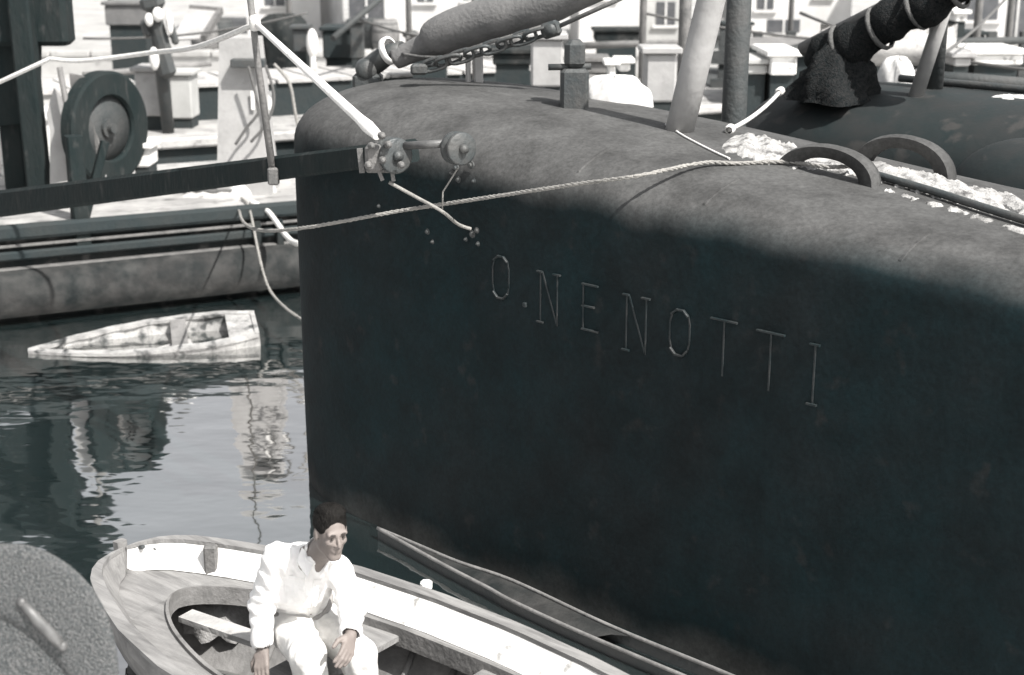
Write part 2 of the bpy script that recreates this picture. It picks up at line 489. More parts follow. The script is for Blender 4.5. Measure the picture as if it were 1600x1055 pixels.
# ---- raised name letters on the near side
def letter_strokes(ch):
    if ch == 'O': return [[(.18, 0), (.05, .12), (.0, .3), (0, .7), (.06, .9), (.2, 1), (.38, 1), (.5, .9), (.55, .7), (.55, .3), (.5, .12), (.38, 0), (.18, 0)]]
    if ch == 'N': return [[(0, 0), (0, 1)], [(-.08, 1), (.06, 1), (.55, 0)], [(.55, 0), (.55, 1)], [(.45, 1), (.65, 1)], [(-.08, 0), (.1, 0)]]
    if ch == 'E': return [[(.52, 1), (0, 1), (0, 0), (.55, 0)], [(0, .52), (.4, .52)]]
    if ch == 'T': return [[(-.05, 1), (.62, 1)], [(.28, 1), (.28, 0)]]
    if ch == 'I': return [[(.1, 0), (.1, 1)], [(.0, 1), (.2, 1)], [(0, 0), (.2, 0)]]
def on_side(px, py):
    """point on the near side plane seen at a photo pixel"""
    a = U(px, py, z=0); o = V(0, 0, CAM_H); d = (a - o)
    p0 = hull_pt(0, -.15, 0)
    t = (p0 - o).dot(PX) / d.dot(PX)
    return o + d * t
tops = [('O', 770, 398, 66), ('N', 845, 424, 80), ('E', 912, 443, 72), ('N', 980, 460, 88), ('O', 1048, 481, 72), ('T', 1116, 497, 88), ('T', 1188, 516, 92), ('I', 1268, 537, 96)]
for ch, px, py, hpx in tops:
    p = on_side(px, py); q2 = on_side(px + 6, py + hpx)
    hgt = max(p.z - q2.z, .2)
    base = V(p.x, p.y, p.z - hgt)
    wid = hgt * (.95 if ch == 'O' else .78)
    mb = MB()
    for st in letter_strokes(ch):
        for (x0, y0), (x1, y1) in zip(st[:-1], st[1:]):
            a = base + AX * (x0 * wid) + V(0, 0, y0 * hgt); b = base + AX * (x1 * wid) + V(0, 0, y1 * hgt)
            d = (b - a).normalized()
            hz_ = abs(d.z) < .8
            mb.bar(a - d * .004, b + d * .004, .010, .030 if hz_ else .007, up=PX, bev=.12)
    mb.build('letter', M['letter'], barge)

p = on_side(821, 476); mb = MB(); mb.box(p, (.026, .03, .026), rx=(AX, PX, V(0, 0, 1)), bev=.004); mb.build('full_stop', M['letter'], barge)
# bolts and pad eyes on the bow plating
for px, py, r in [(712, 262, .016), (735, 258, .02), (706, 270, .012), (740, 283, .012), (716, 281, .016), (668, 362, .016), (745, 360, .016), (738, 366, .02), (676, 378, .012), (747, 381, .013), (728, 374, .012), (592, 322, .012)]:
    p = on_side(px, py)
    mb = MB(); mb.lathe(p + PX * .01, -PX, [(0, r * 1.2), (.010, r * 1.2), (.012, r * .7), (.024, r * .6), (.026, 0.001)], 8, smooth=False)
    mb.build('bolt', M['iron'], barge)

# fairlead arches on deck
def arch(s, p, width, height, nm='fairlead_arch'):
    mb = MB()
    zb = deck_z(s, p) + .02
    n = 20
    def prof(rw, rh, off):
        return [hull_pt(s - math.cos(PI * i / n) * rw, p + off, zb - .06 + math.sin(PI * i / n) ** .85 * rh) for i in range(n + 1)]
    th = .05
    o1 = prof(width / 2, height, -th); o2 = prof(width / 2, height, th); i1 = prof(width / 2 - .085, height - .06, -th * .6); i2 = prof(width / 2 - .085, height - .06, th * .6)
    om = prof(width / 2 + .012, height + .012, 0)
    rows = [o1, om, o2, i2, i1, o1]
    mb.grid(rows)
    return mb.build(nm, M['hull'], barge)
a1 = sp(on_deck(1292, 272)); arch(a1[0], a1[1], .58, .185)
a2 = sp(on_deck(1410, 266)); arch(a2[0], a2[1], .58, .22)
print('arches', a1, a2)
# lime heap spilled along the deck and the pipe beside it
near = [(1120, 232), (1180, 252), (1230, 262), (1300, 268), (1372, 284), (1450, 306), (1530, 330), (1600, 350), (1660, 368)]
far = [(1150, 208), (1200, 218), (1240, 226), (1320, 244), (1390, 258), (1450, 276), (1510, 292), (1560, 300), (1640, 322)]
nsp = [sp(on_deck(*q)) for q in near]; fsp = [sp(on_deck(*q)) for q in far]
print('heap', nsp, fsp)
mb = MB(); rows = []
for i in range(150):
    g_ = i / 149 * (len(near) - 1); k0 = min(int(g_), len(near) - 2); fr = g_ - k0
    A_ = [nsp[k0][c] + (nsp[k0 + 1][c] - nsp[k0][c]) * fr for c in (0, 1)]; B_ = [fsp[k0][c] + (fsp[k0 + 1][c] - fsp[k0][c]) * fr for c in (0, 1)]
    jA = .05 * math.sin(i * .9) + .04 * math.sin(i * 2.3); jB = .05 * math.sin(i * .7 + 2) + .04 * math.sin(i * 1.9)
    row = []
    for k in range(27):
        t = k / 26; tt_ = t + jA * (1 - t) + jB * t
        s_ = A_[0] + (B_[0] - A_[0]) * tt_; p_ = A_[1] + (B_[1] - A_[1]) * tt_
        e_ = max(0, 1 - (2 * t - 1) ** 2) ** .5
        nz = math.sin(s_ * 17 + p_ * 23) * .4 + math.sin(s_ * 43 + p_ * 31) * .35 + random.uniform(-.28, .28)
        h = e_ * (.030 + .018 * nz + .018 * math.sin(s_ * 5.1 + 1)) * min(1, i / 10)
        row.append(hull_pt(s_, p_, deck_z(s_, p_) - .004 + h))
    rows.append(row)
mb.grid(rows)
lime = single(mb, 'lime_heap', M['heap'], 'white crumbly heap strewn along the iron barge deck behind the arches', 'heap')
mb = MB()
pp_ = smooth_path([on_deck(x, y, .03) for x, y in ((1368, 282), (1450, 306), (1530, 332), (1600, 354), (1680, 378))], 6)
mb.tube(pp_, .020, 10)
mb.build('deck_pipe', M['iron'], barge)
mb = MB(); rows = []
tr = smooth_path([on_deck(x, y) for x, y in ((1385, 298), (1430, 312), (1490, 328), (1550, 348), (1640, 374))], 12)
for i, c_ in enumerate(tr):
    s_, p_ = sp(c_); row = []
    w_ = .035 + .02 * math.sin(i * 1.1) + .015 * math.sin(i * 2.7)
    for k in range(9):
        t = -1 + k / 4; q_ = p_ + t * w_
        row.append(hull_pt(s_, q_, deck_z(s_, q_) - .006 + max(0, 1 - t * t) * (.014 + random.uniform(-.008, .008)) * (1 if math.sin(i * .8) > -.45 else 0)))
    rows.append(row)
mb.grid(rows); single(mb, 'lime_trail', M['heap'], 'thin white spilled trail on the near side of the deck pipe', 'spill')

# bitt with cross pin
bp = on_deck(897, 166)
bz = bp.z
b_ = thing('mooring_bitt', 'short dark mooring bitt with cross pin standing on the iron barge deck', 'bitt', bp)
mb = MB(); mb.box(bp + V(0, 0, .04), (.17, .17, .38), bev=.02); mb.build('post', M['iron'], b_)
mb = MB(); mb.box(bp + V(0, 0, .315), (.125, .125, .17), bev=.03); mb.build('head', M['iron'], b_)
mb = MB(); mb.tube([bp + V(-.16, 0, .235), bp + V(.10, 0, .24)], .02, 10); mb.build('cross_pin', M['iron'], b_)
mb = MB(); mb.box(bp + V(0, 0, -.1), (.30, .30, .1), bev=.01); mb.build('base_plate', M['hull'], b_)

# leaning spar stepped on deck
a = on_deck(1062, 203); b = U(1150, -160, Y=a.y - .2)
s_ = thing('leaning_spar', 'pale grey leaning spar stepped on the iron barge deck beside the dark pile', 'spar', a)
mb = MB(); mb.tube([a - (b - a).normalized() * .12, a.lerp(b, .33), a.lerp(b, .66), b], [.083, .081, .078, .073], 18); mb.build('pole', M['palegrey'], s_)
mb = MB(); mb.lathe(a + V(0, 0, -.09), (b - a), [(0, .12), (.05, .118), (.06, .085)], 18); mb.build('foot_collar', M['hull'], s_)

# thin line on deck
mb = MB(); pp = smooth_path([on_deck(x, y, .006) for x, y in ((1040, 196), (1060, 209), (1075, 218), (1110, 236), (1140, 250))])
mb.tube(pp, .006, 6)
single(mb, 'deck_line', M['paleline'], 'thin pale line running down the deck from the foot of the leaning spar', 'line')

# rope to the neighbouring barge
a = on_deck(1140, 208, .02); b = U(1220, 142, Y=10.6)
mb = MB(); mb.tube(sag(a, b, .03), .014, 8); 
for k in range(4): mb.lathe(a + (b - a).normalized() * (k * .02 - .02), (b - a), [(-.012, .02), (0, .03), (.012, .02)], 10)
for k in range(5): mb.lathe(b - (b - a).normalized() * (k * .03), (b - a), [(-.012, .02), (0, .032), (.012, .02)], 10)
single(mb, 'short_line', M['paleline'], 'short pale line knotted between the iron barge and the next hull', 'line')

# dark timber pile between the hulls
a = U(1146, 190, Y=10.05)
mb = MB(); mb.tube([V(a.x, a.y, -.8), V(a.x, a.y, 2), V(a.x + .01, a.y, 5.2)], [.095, .088, .082], 14)
single(mb, 'timber_pile', M['darktimber'], 'upright dark timber pile right of the leaning spar', 'pile')

# neighbouring hulls
b2, surf2, _ = round_hull('dark_launch', 'narrow dark rounded hull at the right edge behind the white deck heap', M['hull2'], 2.55, .52, 4.0, .8, 10, (2.05, 2.0), (2.56, 2.5), cat='hull')
b3, surf3, _ = round_hull('dark_barge', 'dark round-backed barge lying behind the timber pile', M['hull2'], 4.3, 1.0, 1.9, 1.3, 11, (2.0, 2.0), (2.62, 2.5), cat='barge')
# raised rail lines on the neighbours
mb = MB(); mb.tube([hull_pt(s, 4.55, surf3(s, .92).z + .03) for s in [1.7 + .3 * i for i in range(20)]], .03, 8); mb.build('deck_rail', M['iron'], b3)
mb = MB(); mb.tube([surf2(s, .75, .012) for s in [3.9 + .25 * i for i in range(16)]], .014, 8); mb.build('deck_rail', M['palegrey'], b2)

# heavy boom with furled dark sail on the dark barge
a = U(1265, 100, Y=11.0); b = U(1560, -50, Y=10.0)
bm_ = thing('furled_boom', 'heavy dark boom with furled sail sloping up from the dark barge', 'boom', a)
mb = MB()
n = 26; pts = []; rs = []
for i in range(n + 1):
    t = i / n; pts.append(a.lerp(b, t) + V(0, 0, .02 * math.sin(t * 17))); rs.append((.17 - .06 * t) * (1 + .12 * math.sin(t * 31) + .06 * random.uniform(-1, 1)) * min(1, .35 + t * 6))
mb.tube(pts, rs, 16); mb.build('furled_sail', M['netting'], bm_)
mb = MB(); mb.tube([a - (b - a) * .05 + V(0, 0, .14), b + V(0, 0, .14)], [.055, .045], 12); mb.build('spar', M['rusty'], bm_)
for t in (.2, .4, .6, .8):
    mb = MB(); c = a.lerp(b, t); mb.lathe(c, (b - a), [(-.02, .17 - .05 * t), (-.01, .19 - .05 * t), (.01, .19 - .05 * t), (.02, .17 - .05 * t)], 16); mb.build('lashing', M['darkrope'], bm_)
# dark net heap under the boom
c0 = U(1300, 132, Y=10.75)
mb = MB(); rows = []
for i in range(13):
    t = i / 12
    row = []
    for k in range(32):
        ang = 2 * PI * k / 32
        r = (.31 * (1 - t) ** .55 + .02) * (1 + .16 * math.sin(ang * 3 + t * 4) + .10 * math.sin(ang * 7 + 2 * t) + random.uniform(-.09, .09))
        row.append(c0 + V(math.cos(ang) * r + .06 * t, math.sin(ang) * r * .8, -.12 + t * .47 + random.uniform(-.012, .012)))
    rows.append(row)
mb.grid(rows, closed=True)
single(mb, 'net_heap', M['netting'], 'dark heap of nets piled under the furled boom', 'net heap')
# struts and mast on the dark barge
a = U(1428, 160, Y=10.6); b = U(1500, -60, Y=10.4)
mb = MB(); mb.tube([a, b], [.055, .05], 14); single(mb, 'leaning_strut', M['palegrey'], 'slim pale leaning strut right of the net heap', 'strut')
a = U(1457, 160, Y=10.9)
mb = MB(); mb.tube([a - V(0, 0, .1), a + V(0, 0, 2.4)], [.07, .06], 14); single(mb, 'mast_stump', M['darktimber'], 'upright dark mast just behind the slim leaning strut', 'mast')
# white cloth bundles
def bundle(name, px, py, Y, rx, ry, rz, label, m='tarp', ground=None, at=None):
    c = at or U(px, py, Y=Y); mb = MB(); rows = []
    for i in range(11):
        t = i / 10
        row = []
        for k in range(28):
            ang = 2 * PI * k / 28
            r = math.cos(t * PI / 2) ** .6 * (1 + .10 * math.sin(ang * 3 + px) + .06 * math.sin(ang * 8 + t * 5))
            row.append(c + V(math.cos(ang) * rx * r, math.sin(ang) * ry * r, -.05 + (rz + .05) * math.sin(t * PI / 2) * (1 + .08 * math.sin(ang * 5 + t * 7))))
        rows.append(row)
    if ground is not None: rows.insert(0, [V(p.x, p.y, ground) for p in rows[0]])
    mb.grid(rows, closed=True); return single(mb, name, M[m], label, 'bundle')
bundle('cloth_bundle', 968, 158, 9.3, .24, .2, .15, 'white cloth bundle on the deck between bitt and leaning spar', at=hull_pt(1.37, 1.40, deck_z(1.37, 1.40)))
bundle('cloth_bundle', 1400, 150, 11.8, .17, .2, .30, 'rounded white bundle behind the net heap')
bundle('cloth_bundle', 1580, 172, 10.4, .25, .2, .10, 'low white bundle at the far right edge')

# ================================================================== LOWERED GAFF over the bow
e0 = U(572, 112, Y=9.9); e1 = U(650, 72, Y=9.7); e2 = U(1010, -70, Y=9.0)
g = thing('lowered_gaff', 'grey canvas-covered spar lying with its dark heel on the barge bow', 'spar', e0)
d = (e2 - e0).normalized()
mb = MB()
P_ = [U(618, 92, Y=9.8), U(655, 76, Y=9.75), U(672, 68, Y=9.7), U(690, 55, Y=9.65), U(760, 30, Y=9.5), U(850, 5, Y=9.35), U(960, -45, Y=9.2), U(1100, -100, Y=9.0)]
R_ = [.07, .08, .095, .135, .14, .14, .135, .13]
pp = smooth_path(P_, 6); rr = []
for i in range(len(pp)):
    t = i / 6; k = int(min(t, len(R_) - 2)); rr.append(R_[k] + (R_[k + 1] - R_[k]) * (t - k))
mb.tube(pp, [r * (1 + .02 * math.sin(i * 1.3)) for i, r in enumerate(rr)], 20); mb.build('canvas_cover', M['canvas'], g)
mb = MB(); mb.tube([U(570, 108, Y=9.95), U(588, 98, Y=9.9), U(605, 86, Y=9.85), U(630, 80, Y=9.8)], [.06, .075, .07, .07], 14)
mb.lathe(U(572, 108, Y=9.9), (0.2, -1, 0), [(-.09, .001), (-.09, .055), (-.07, .07), (.07, .07), (.09, .055), (.09, .001)], 18)
mb.build('heel', M['iron'], g)
mb = MB(); c = U(606, 80, Y=9.8); mb.lathe(c, d, [(-.012, .08), (-.01, .095), (.03, .095), (.032, .08)], 16); mb.build('strap', M['white'], g)
# heel cradle on the bow
mb = MB(); c = U(575, 128, Y=9.9); mb.box(c, (.20, .16, .12), bev=.02); mb.build('cradle', M['iron'], g)

# block and tackle under the gaff
t0 = U(655, 108, Y=9.35); t1 = U(865, 45, Y=9.15); t2 = U(1010, -20, Y=9.0)
tk = thing('block_and_tackle', 'dark block and tackle with shackles stretched below the grey spar', 'tackle', t0)
mb = MB(); mb.box(t0, (.11, .10, .07), bev=.015); mb.tube([t0 + V(.03, 0, .02), t0 + V(.08, 0, .03), t0.lerp(t1, .12)], .016, 8); mb.build('deck_eye', M['iron'], tk)
def chain_link(c, d, up, L_, W_, r):
    pts = []
    side = d.cross(up).normalized()
    for k in range(17):
        a = 2 * PI * k / 16
        x = math.cos(a); y = math.sin(a)
        pts.append(c + d * (math.copysign(abs(x) ** .7, x) * L_ / 2) + up * (math.copysign(abs(y) ** .7, y) * W_ / 2))
    m_ = MB(); m_.tube(pts, r, 6, caps=False); return m_
dd = (t1 - t0).normalized(); upv = dd.cross(V(0, 1, 0)).normalized(); sdv = dd.cross(upv)
for k, t in enumerate((.12, .22, .32, .44, .56, .68, .78, .88)):
    c = t0.lerp(t1, t)
    chain_link(c, dd, upv if k % 2 == 0 else (upv * .7 + sdv * .7), .17, .075, .013).build('link', M['iron'], tk)
c = t0.lerp(t1, .98); mb = MB(); mb.box(c, (.13, .06, .10), rx=(dd, sdv, upv), bev=.02); mb.lathe(c - sdv * .04, sdv, [(0, .001), (0, .04), (.08, .04), (.08, .001)], 14); mb.build('pulley_block', M['iron'], tk)
mb = MB(); mb.tube([t1, t2], .014, 8); mb.tube([t0.lerp(t1, .14) + upv * .03, t0.lerp(t1, .95) + upv * .035], .012, 6); mb.build('fall_rope', M['darkrope'], tk)
mb = MB(); mb.tube(sag(U(628, 84, Y=9.7), U(735, 86, Y=9.4), .02), .011, 6); mb.build('guy_rope', M['darkrope'], tk)
# fitting under it
a = U(748, 128, Y=9.6); mb = MB(); mb.box(a + V(0, 0, .08), (.06, .06, .24), bev=.01); mb.box(a + V(-.07, 0, .06), (.035, .05, .2), bev=.01); mb.box(a + V(.03, 0, -.04), (.26, .12, .04), bev=.008)
single(mb, 'deck_cleat', M['palegrey'], 'small grey deck fitting below the block and tackle', 'cleat')

# ================================================================== DARK BEAM (boom) from barge to bow with sheaves
bl = U(-120, 334, Y=13.9); br = U(640, 236, Y=7.95)
beam = thing('boom_beam', 'long dark timber beam reaching from the left edge to the barge bow', 'beam', (bl + br) / 2)
mb = MB(); mb.bar(bl, br, .20, .27, bev=.12, w2=.13, h2=.13); mb.build('timber', M['tealtimber'], beam)
def sheave(px, py, Y, r, wd, nm):
    c = U(px, py, Y=Y); mb = MB(); ax = V(.55, -.83, .05)
    mb.lathe(c, ax, [(-wd, .001), (-wd, r * .35), (-wd * .9, r * .9), (-wd * .8, r), (-wd * .4, r), (-wd * .2, r * .82), (wd * .2, r * .82), (wd * .4, r), (wd * .8, r), (wd * .9, r * .9), (wd, r * .35), (wd, .001)], 26)
    mb.lathe(c + ax.normalized() * wd, ax, [(0, r * .3), (.025, r * .28), (.03, .001)], 12)
    return mb.build(nm, M['iron'], beam)
sheave(614, 243, 7.80, .10, .05, 'sheave'); sheave(716, 232, 7.70, .09, .05, 'sheave')
mb = MB(); mb.tube([U(632, 228, Y=7.8), U(702, 224, Y=7.72)], .022, 14); mb.build('axle', M['steelbar'], beam)
mb = MB(); mb.box(U(586, 245, Y=7.82), (.10, .16, .15), bev=.02); mb.box(U(600, 262, Y=7.82), (.20, .08, .05), bev=.01)
mb.bar(U(562, 232, Y=7.8), U(566, 270, Y=7.8), .025, .03); mb.bar(U(590, 262, Y=7.78), U(598, 282, Y=7.78), .02, .02); mb.bar(U(612, 262, Y=7.78), U(615, 283, Y=7.78), .025, .02)
mb.build('bracket', M['rusty'], beam)
for px, py in ((596, 212), (606, 226), (580, 228), (597, 250), (626, 258), (575, 258)):
    mb = MB(); mb.lathe(U(px, py, Y=7.72), V(.2, -1, .1), [(0, .001), (0, .022), (.02, .022), (.03, .012), (.05, .012), (.05, .001)], 8); mb.build('bolt', M['rusty'], beam)
mb = MB(); cc = smooth_path([U(608, 285, Y=7.8), U(650, 308, Y=7.78), U(690, 330, Y=7.72), U(715, 350, Y=7.95), on_side(736, 358)], 6)
mb.tube(cc, .010, 8); mb.tube([U(716, 262, Y=7.75), U(692, 300, Y=7.75), U(691, 332, Y=7.75)], .005, 6)
single(mb, 'bow_lashing', M['rope'], 'short thin lashing hanging from the beam end to an eye on the hull', 'line')

# stanchion on the beam with white stay and pale guy line
def on_beam(px):
    t = min(max((px + 120) / 760, 0), 1)
    best = None
    for i in range(400):
        p = bl.lerp(br, i / 399)
        dx = p.x / (p.y * CP + (CAM_H - p.z) * SP) * FPX + 800
        if best is None or abs(dx - px) < best[0]: best = (abs(dx - px), p)
    return best[1]
fb = on_beam(432); st = U(384, -60, Y=fb.y - .1)
apex = fb.lerp(st, (266 - 33) / (266 + 60.0))
sn = thing('stanchion', 'thin grey upright stanchion standing on the dark beam, tied at the top', 'stanchion', fb)
mb = MB(); mb.tube([fb - V(0, .12, .05), fb.lerp(st, .5) + V(-.02, 0, 0), st], [.024, .022, .02], 12); mb.build('pole', M['rusty'], sn)
mb = MB(); mb.lathe(apex, (st - fb), [(-.05, .024), (-.04, .036), (.03, .036), (.05, .024)], 14); mb.build('lashing', M['paleline'], sn)
mb = MB(); mb.box(fb - V(0, .13, .03), (.07, .05, .11), bev=.01); mb.build('foot', M['rusty'], sn)
tip = U(590, 212, Y=7.8)
pv = [apex, apex.lerp(tip, .3), apex.lerp(tip, .6), apex.lerp(tip, .86), apex.lerp(tip, .93), tip]
mb = MB(); mb.tube(pv, [.018, .021, .025, .029, .037, .028], 14)
single(mb, 'white_stay', M['white'], 'bright white stay sloping from stanchion down to the beam end', 'stay')
gp = [apex + V(0, 0, -.01), U(240, 82, Y=12.0), U(130, 95, Y=12.6), U(78, 92, Y=12.8), U(-80, 165, Y=12.6)]
mb = MB(); mb.tube(smooth_path([gp[0], apex.lerp(gp[1], .5) + V(0, 0, -.05), gp[1], gp[2], gp[3]], 6) + [gp[4]], .020, 8)
single(mb, 'guy_line', M['paleline'], 'pale guy line running left from the stanchion top', 'line')

# ================================================================== NEAR LIGHT BARGE on the left
d1 = V(2.75, 1.35, 0).normalized(); n1 = V(-d1.y, d1.x, 0)
def box_barge(name, label, corner, d, n, length, width, zdeck, m_side, m_deck, strakes=(), boards=0, zbot=-.5, cat='barge', bul=0.0, plankw=.28, planks=True):
    o = Vector(corner); root = thing(name, label, cat, o + d * (length / 2) + n * (width / 2))
    mb = MB(); mb.prism([o + V(0, 0, zbot), o + d * length + V(0, 0, zbot), o + d * length + n * width + V(0, 0, zbot), o + n * width + V(0, 0, zbot)], V(0, 0, zdeck - zbot - .03)); mb.build('hull', m_side, root)
    if planks:
        k = int(width / plankw)
        for i in range(k):
            a = o + n * (width * (i + .5) / k) + V(0, 0, zdeck - .015 + random.uniform(-.004, .006))
            mb = MB(); mb.bar(a + d * random.uniform(0, .03), a + d * (length - .02), width / k - .012, .04); mb.build('plank', m_deck, root)
    else:
        mb = MB(); mb.box(o + d * length / 2 + n * width / 2 + V(0, 0, zdeck - .012), (length - .02, width - .02, .04), rx=(d, n, V(0, 0, 1))); mb.build('deck', m_deck, root)
    for z, h, t, mm in strakes:
        mb = MB(); mb.bar(o - n * (t / 2) + V(0, 0, z), o + d * length - n * (t / 2) + V(0, 0, z), t, h, bev=.2); mb.build('rubbing_strake', mm, root)
    return root
cnr = V(-6.9, 12.75, 0)
lb = box_barge('light_barge', 'low pale-decked barge with dark side strakes moored on the left', cnr, d1, n1, 9.0, 3.2, .95, M['bargeside'], M['deckwhite'],
               strakes=[(.90, .15, .10, M['darkside']), (.66, .09, .07, M['darkside']), (.52, .05, .12, M['rusty']), (.76, .03, .06, M['rusty'])], plankw=.4)
def on_lb(px, off, z=.95):
    """point on the light barge deck at a photo column px, `off` metres in from its edge"""
    best = None
    for i in range(300):
        p = cnr + d1 * (i * .03) + n1 * off + V(0, 0, z)
        dx = p.x / (p.y * CP + (CAM_H - p.z) * SP) * FPX + 800
        if best is None or abs(dx - px) < best[0]: best = (abs(dx - px), p)
    return best[1]
# mooring rope through the arch
ins = hull_pt(a1[0] + .10, a1[1] + .10, deck_z(a1[0] + .1, a1[1] + .1) + .05)
bend = on_deck(1150, 259, .012)
def off_side(px, py, o_): return on_side(px, py) - PX * o_
pts = [ins, hull_pt(a1[0] + .02, a1[1] - .05, deck_z(a1[0], a1[1]) + .045), on_deck(1230, 259, .02), bend, on_deck(1095, 264, .03), off_side(1000, 274, .03), off_side(900, 287, .10), off_side(690, 318, .2), off_side(480, 348, .35), on_lb(372, -.07, .93)]
mb = MB(); mb.rope(smooth_path(pts, 8), .0125)
single(mb, 'mooring_rope', M['rope'], 'long taut mooring rope crossing the dark hull from the deck arch', 'rope')

mb = MB(); mb.tube([cnr + d1 * (i * .5) - n1 * .10 + V(0, 0, .30) for i in range(19)], .24, 18); mb.build('rounded_wale', M['wale'], lb)
# vertical fender timbers
for px in (405, 440):
    p = on_lb(px, -.10, .3)
    mb = MB(); mb.bar(p + V(0, 0, -.25), p + V(0, 0, .5), .07, .07, up=d1, bev=.1); mb.build('fender_timber', M['bargeside'], lb)
# post and brace carrying the beam
p0 = on_lb(128, .05); p1 = on_beam(128)
ps = thing('beam_support', 'dark post with diagonal brace holding up the beam', 'post', p0)
mb = MB(); mb.bar(p0 - V(0, 0, .25), V(p0.x, p0.y, p1.z + .05), .20, .16, up=d1, bev=.1); mb.build('post', M['tealtimber'], ps)
mb = MB(); mb.bar(p0 + V(.05, 0, .02), V(p0.x + .28, p0.y + .1, p1.z - .02), .09, .08, up=d1, bev=.1); mb.build('brace', M['tealtimber'], ps)
# rope pile & hanging painter on the edge at px 380
kp = on_lb(378, .35, .98)
def coil(c, R, r, turns, label, name='rope_coil', m='rope', tilt=.0):
    pts = []
    N_ = turns * 22
    for i in range(N_ + 1):
        a = 2 * PI * i / 22; rad = R * (.55 + .45 * (i / N_)) * (1 + .06 * math.sin(a * .37))
        pts.append(Vector(c) + V(math.cos(a) * rad, math.sin(a) * rad * .85, r + (i % 44) / 44 * r * 2 + r * math.sin(a * .7) * .6))
    mb = MB(); mb.tube(pts, r, 7); return single(mb, name, M[m], label, 'rope')
bundle('sail_bundle', 385, 300, kp.y + .5, .3, .25, .16, 'small white cloth bundle on the pale barge above the hanging rope', 'tarp')
bundle('sail_bundle', 335, 312, kp.y + .3, .45, .2, .09, 'long low pale bundle lying along the pale barge deck edge', 'palewood')
mb = MB(); pts = [kp, on_lb(388, -.06, .93), U(405, 400, Y=14.0), U(420, 450, Y=13.6), U(445, 480, Y=13.0), U(478, 503, Y=12.6)]
mb.rope(smooth_path(pts, 8), .015); single(mb, 'hanging_rope', M['rope'], 'slack rope drooping from the pale barge towards the bow waterline', 'rope')
mb = MB(); mb.tube(smooth_path([on_lb(392, .1, .98), on_lb(420, -.12, .90), U(450, 372, Y=14.0), U(470, 382, Y=13.6)], 6), .028, 8); single(mb, 'mooring_hawser', M['paleline'], 'thick pale hawser ending at the edge of the dark bow', 'rope')
# bollard-like things and the windlass
wl0 = on_lb(150, 1.1)
wd_ = thing('windlass', 'dark teal windlass with a large round drum wheel on the pale barge', 'windlass', wl0)
wc = U(165, 200, Y=wl0.y)
axw = V(.9, -.43, 0).normalized()
mb = MB(); mb.lathe(wc, axw, [(-.09, .36), (-.09, .57), (-.07, .60), (.07, .60), (.09, .57), (.09, .36), (.06, .34), (-.06, .34), (-.09, .36)], 72, smooth=False); mb.build('wheel_rim', M['tealtimber'], wd_)
mb = MB(); mb.lathe(wc, axw, [(-.02, .05), (-.03, .36), (.03, .36), (.02, .05)], 40); mb.build('web', M['darktimber'], wd_)
mb = MB(); mb.lathe(wc, axw, [(-.30, .001), (-.30, .10), (.06, .10), (.062, .05), (.12, .05), (.121, .001)], 18, smooth=False); mb.build('hub', M['iron'], wd_)
q0 = U(95, 300, Y=wl0.y - .1); q0.z = .95
mb = MB(); mb.bar(V(q0.x - .22, q0.y, .9), V(q0.x - .25, q0.y, 3.6), .22, .2, up=V(0, 1, 0), bev=.1); mb.build('post', M['tealtimber'], wd_)
mb = MB(); mb.bar(V(q0.x - .62, q0.y + .5, .9), V(q0.x - .62, q0.y + .5, 3.7), .24, .2, up=V(0, 1, 0), bev=.1); mb.build('post', M['tealtimber'], wd_)
mb = MB(); mb.box(V(q0.x - .32, q0.y + .25, 2.95), (1.0, .35, .75), bev=.05); mb.build('head_block', M['tealtimber'], wd_)
mb = MB(); mb.prism([U(x, y, Y=wl0.y + .2) for x, y in ((-120, -60), (62, -60), (58, 192), (-120, 205))], V(0, .12, 0)); mb.build('side_screen', M['tealtimber'], wd_)
mb = MB()
fp = [U(x, y, Y=wl0.y - .25) for x, y in ((78, 288), (116, 280), (112, 215), (95, 150), (84, 138), (72, 178), (78, 205))]
mb.prism(fp, V(0, .06, 0)); mb.build('side_plate', M['palegrey'], wd_)
fp = [U(x, y, Y=wl0.y - .2) for x, y in ((122, 250), (158, 240), (148, 205), (132, 120), (108, 115), (115, 180))]
mb = MB(); mb.prism(fp, V(0, .06, 0)); mb.build('side_plate', M['rusty'], wd_)
mb = MB(); mb.tube([U(93, 105, Y=wl0.y - .4), U(126, 282, Y=wl0.y - .4)], .03, 10); mb.build('brake_rod', M['rusty'], wd_)
mb = MB(); mb.box(U(150, 273, Y=wl0.y - .1), (.26, .2, .06), bev=.02); mb.build('foot_plate', M['palegrey'], wd_)
# second barge behind
bb = box_barge('pale_barge', 'second pale barge with dark hold opening behind the tapered post', V(-9.5, 17.2, 0), d1, n1, 16, 3.6, 1.0, M['darkside'], M['deckwhite'],
               strakes=[(.93, .14, .12, M['palewood'])], plankw=.45)
# hold coaming with dark openings
o = V(-9.5, 17.2, 1.0) + n1 * 1.6
mb = MB(); mb.bar(o + d1 * 2 + V(0, 0, .3), o + d1 * 14 + V(0, 0, .3), .08, .6, up=n1); 
def coaming(root, o, d, n, L_, W_, h, m):
    for a, b in ((o, o + d * L_), (o + n * W_, o + d * L_ + n * W_)):
        mb = MB(); mb.bar(a + V(0, 0, h / 2), b + V(0, 0, h / 2), h, .08, up=n); mb.build('coaming', m, root)
    for a, b in ((o, o + n * W_), (o + d * L_, o + d * L_ + n * W_)):
        mb = MB(); mb.bar(a + V(0, 0, h / 2), b + V(0, 0, h / 2), h * .99, .08, up=d); mb.build('coaming', m, root)
coaming(bb, o + d1 * .5, d1, n1, 4.9, 1.6, .5, M['greywall'])
coaming(bb, o + d1 * 6.1, d1, n1, 6.2, 1.6, .5, M['darkside'])
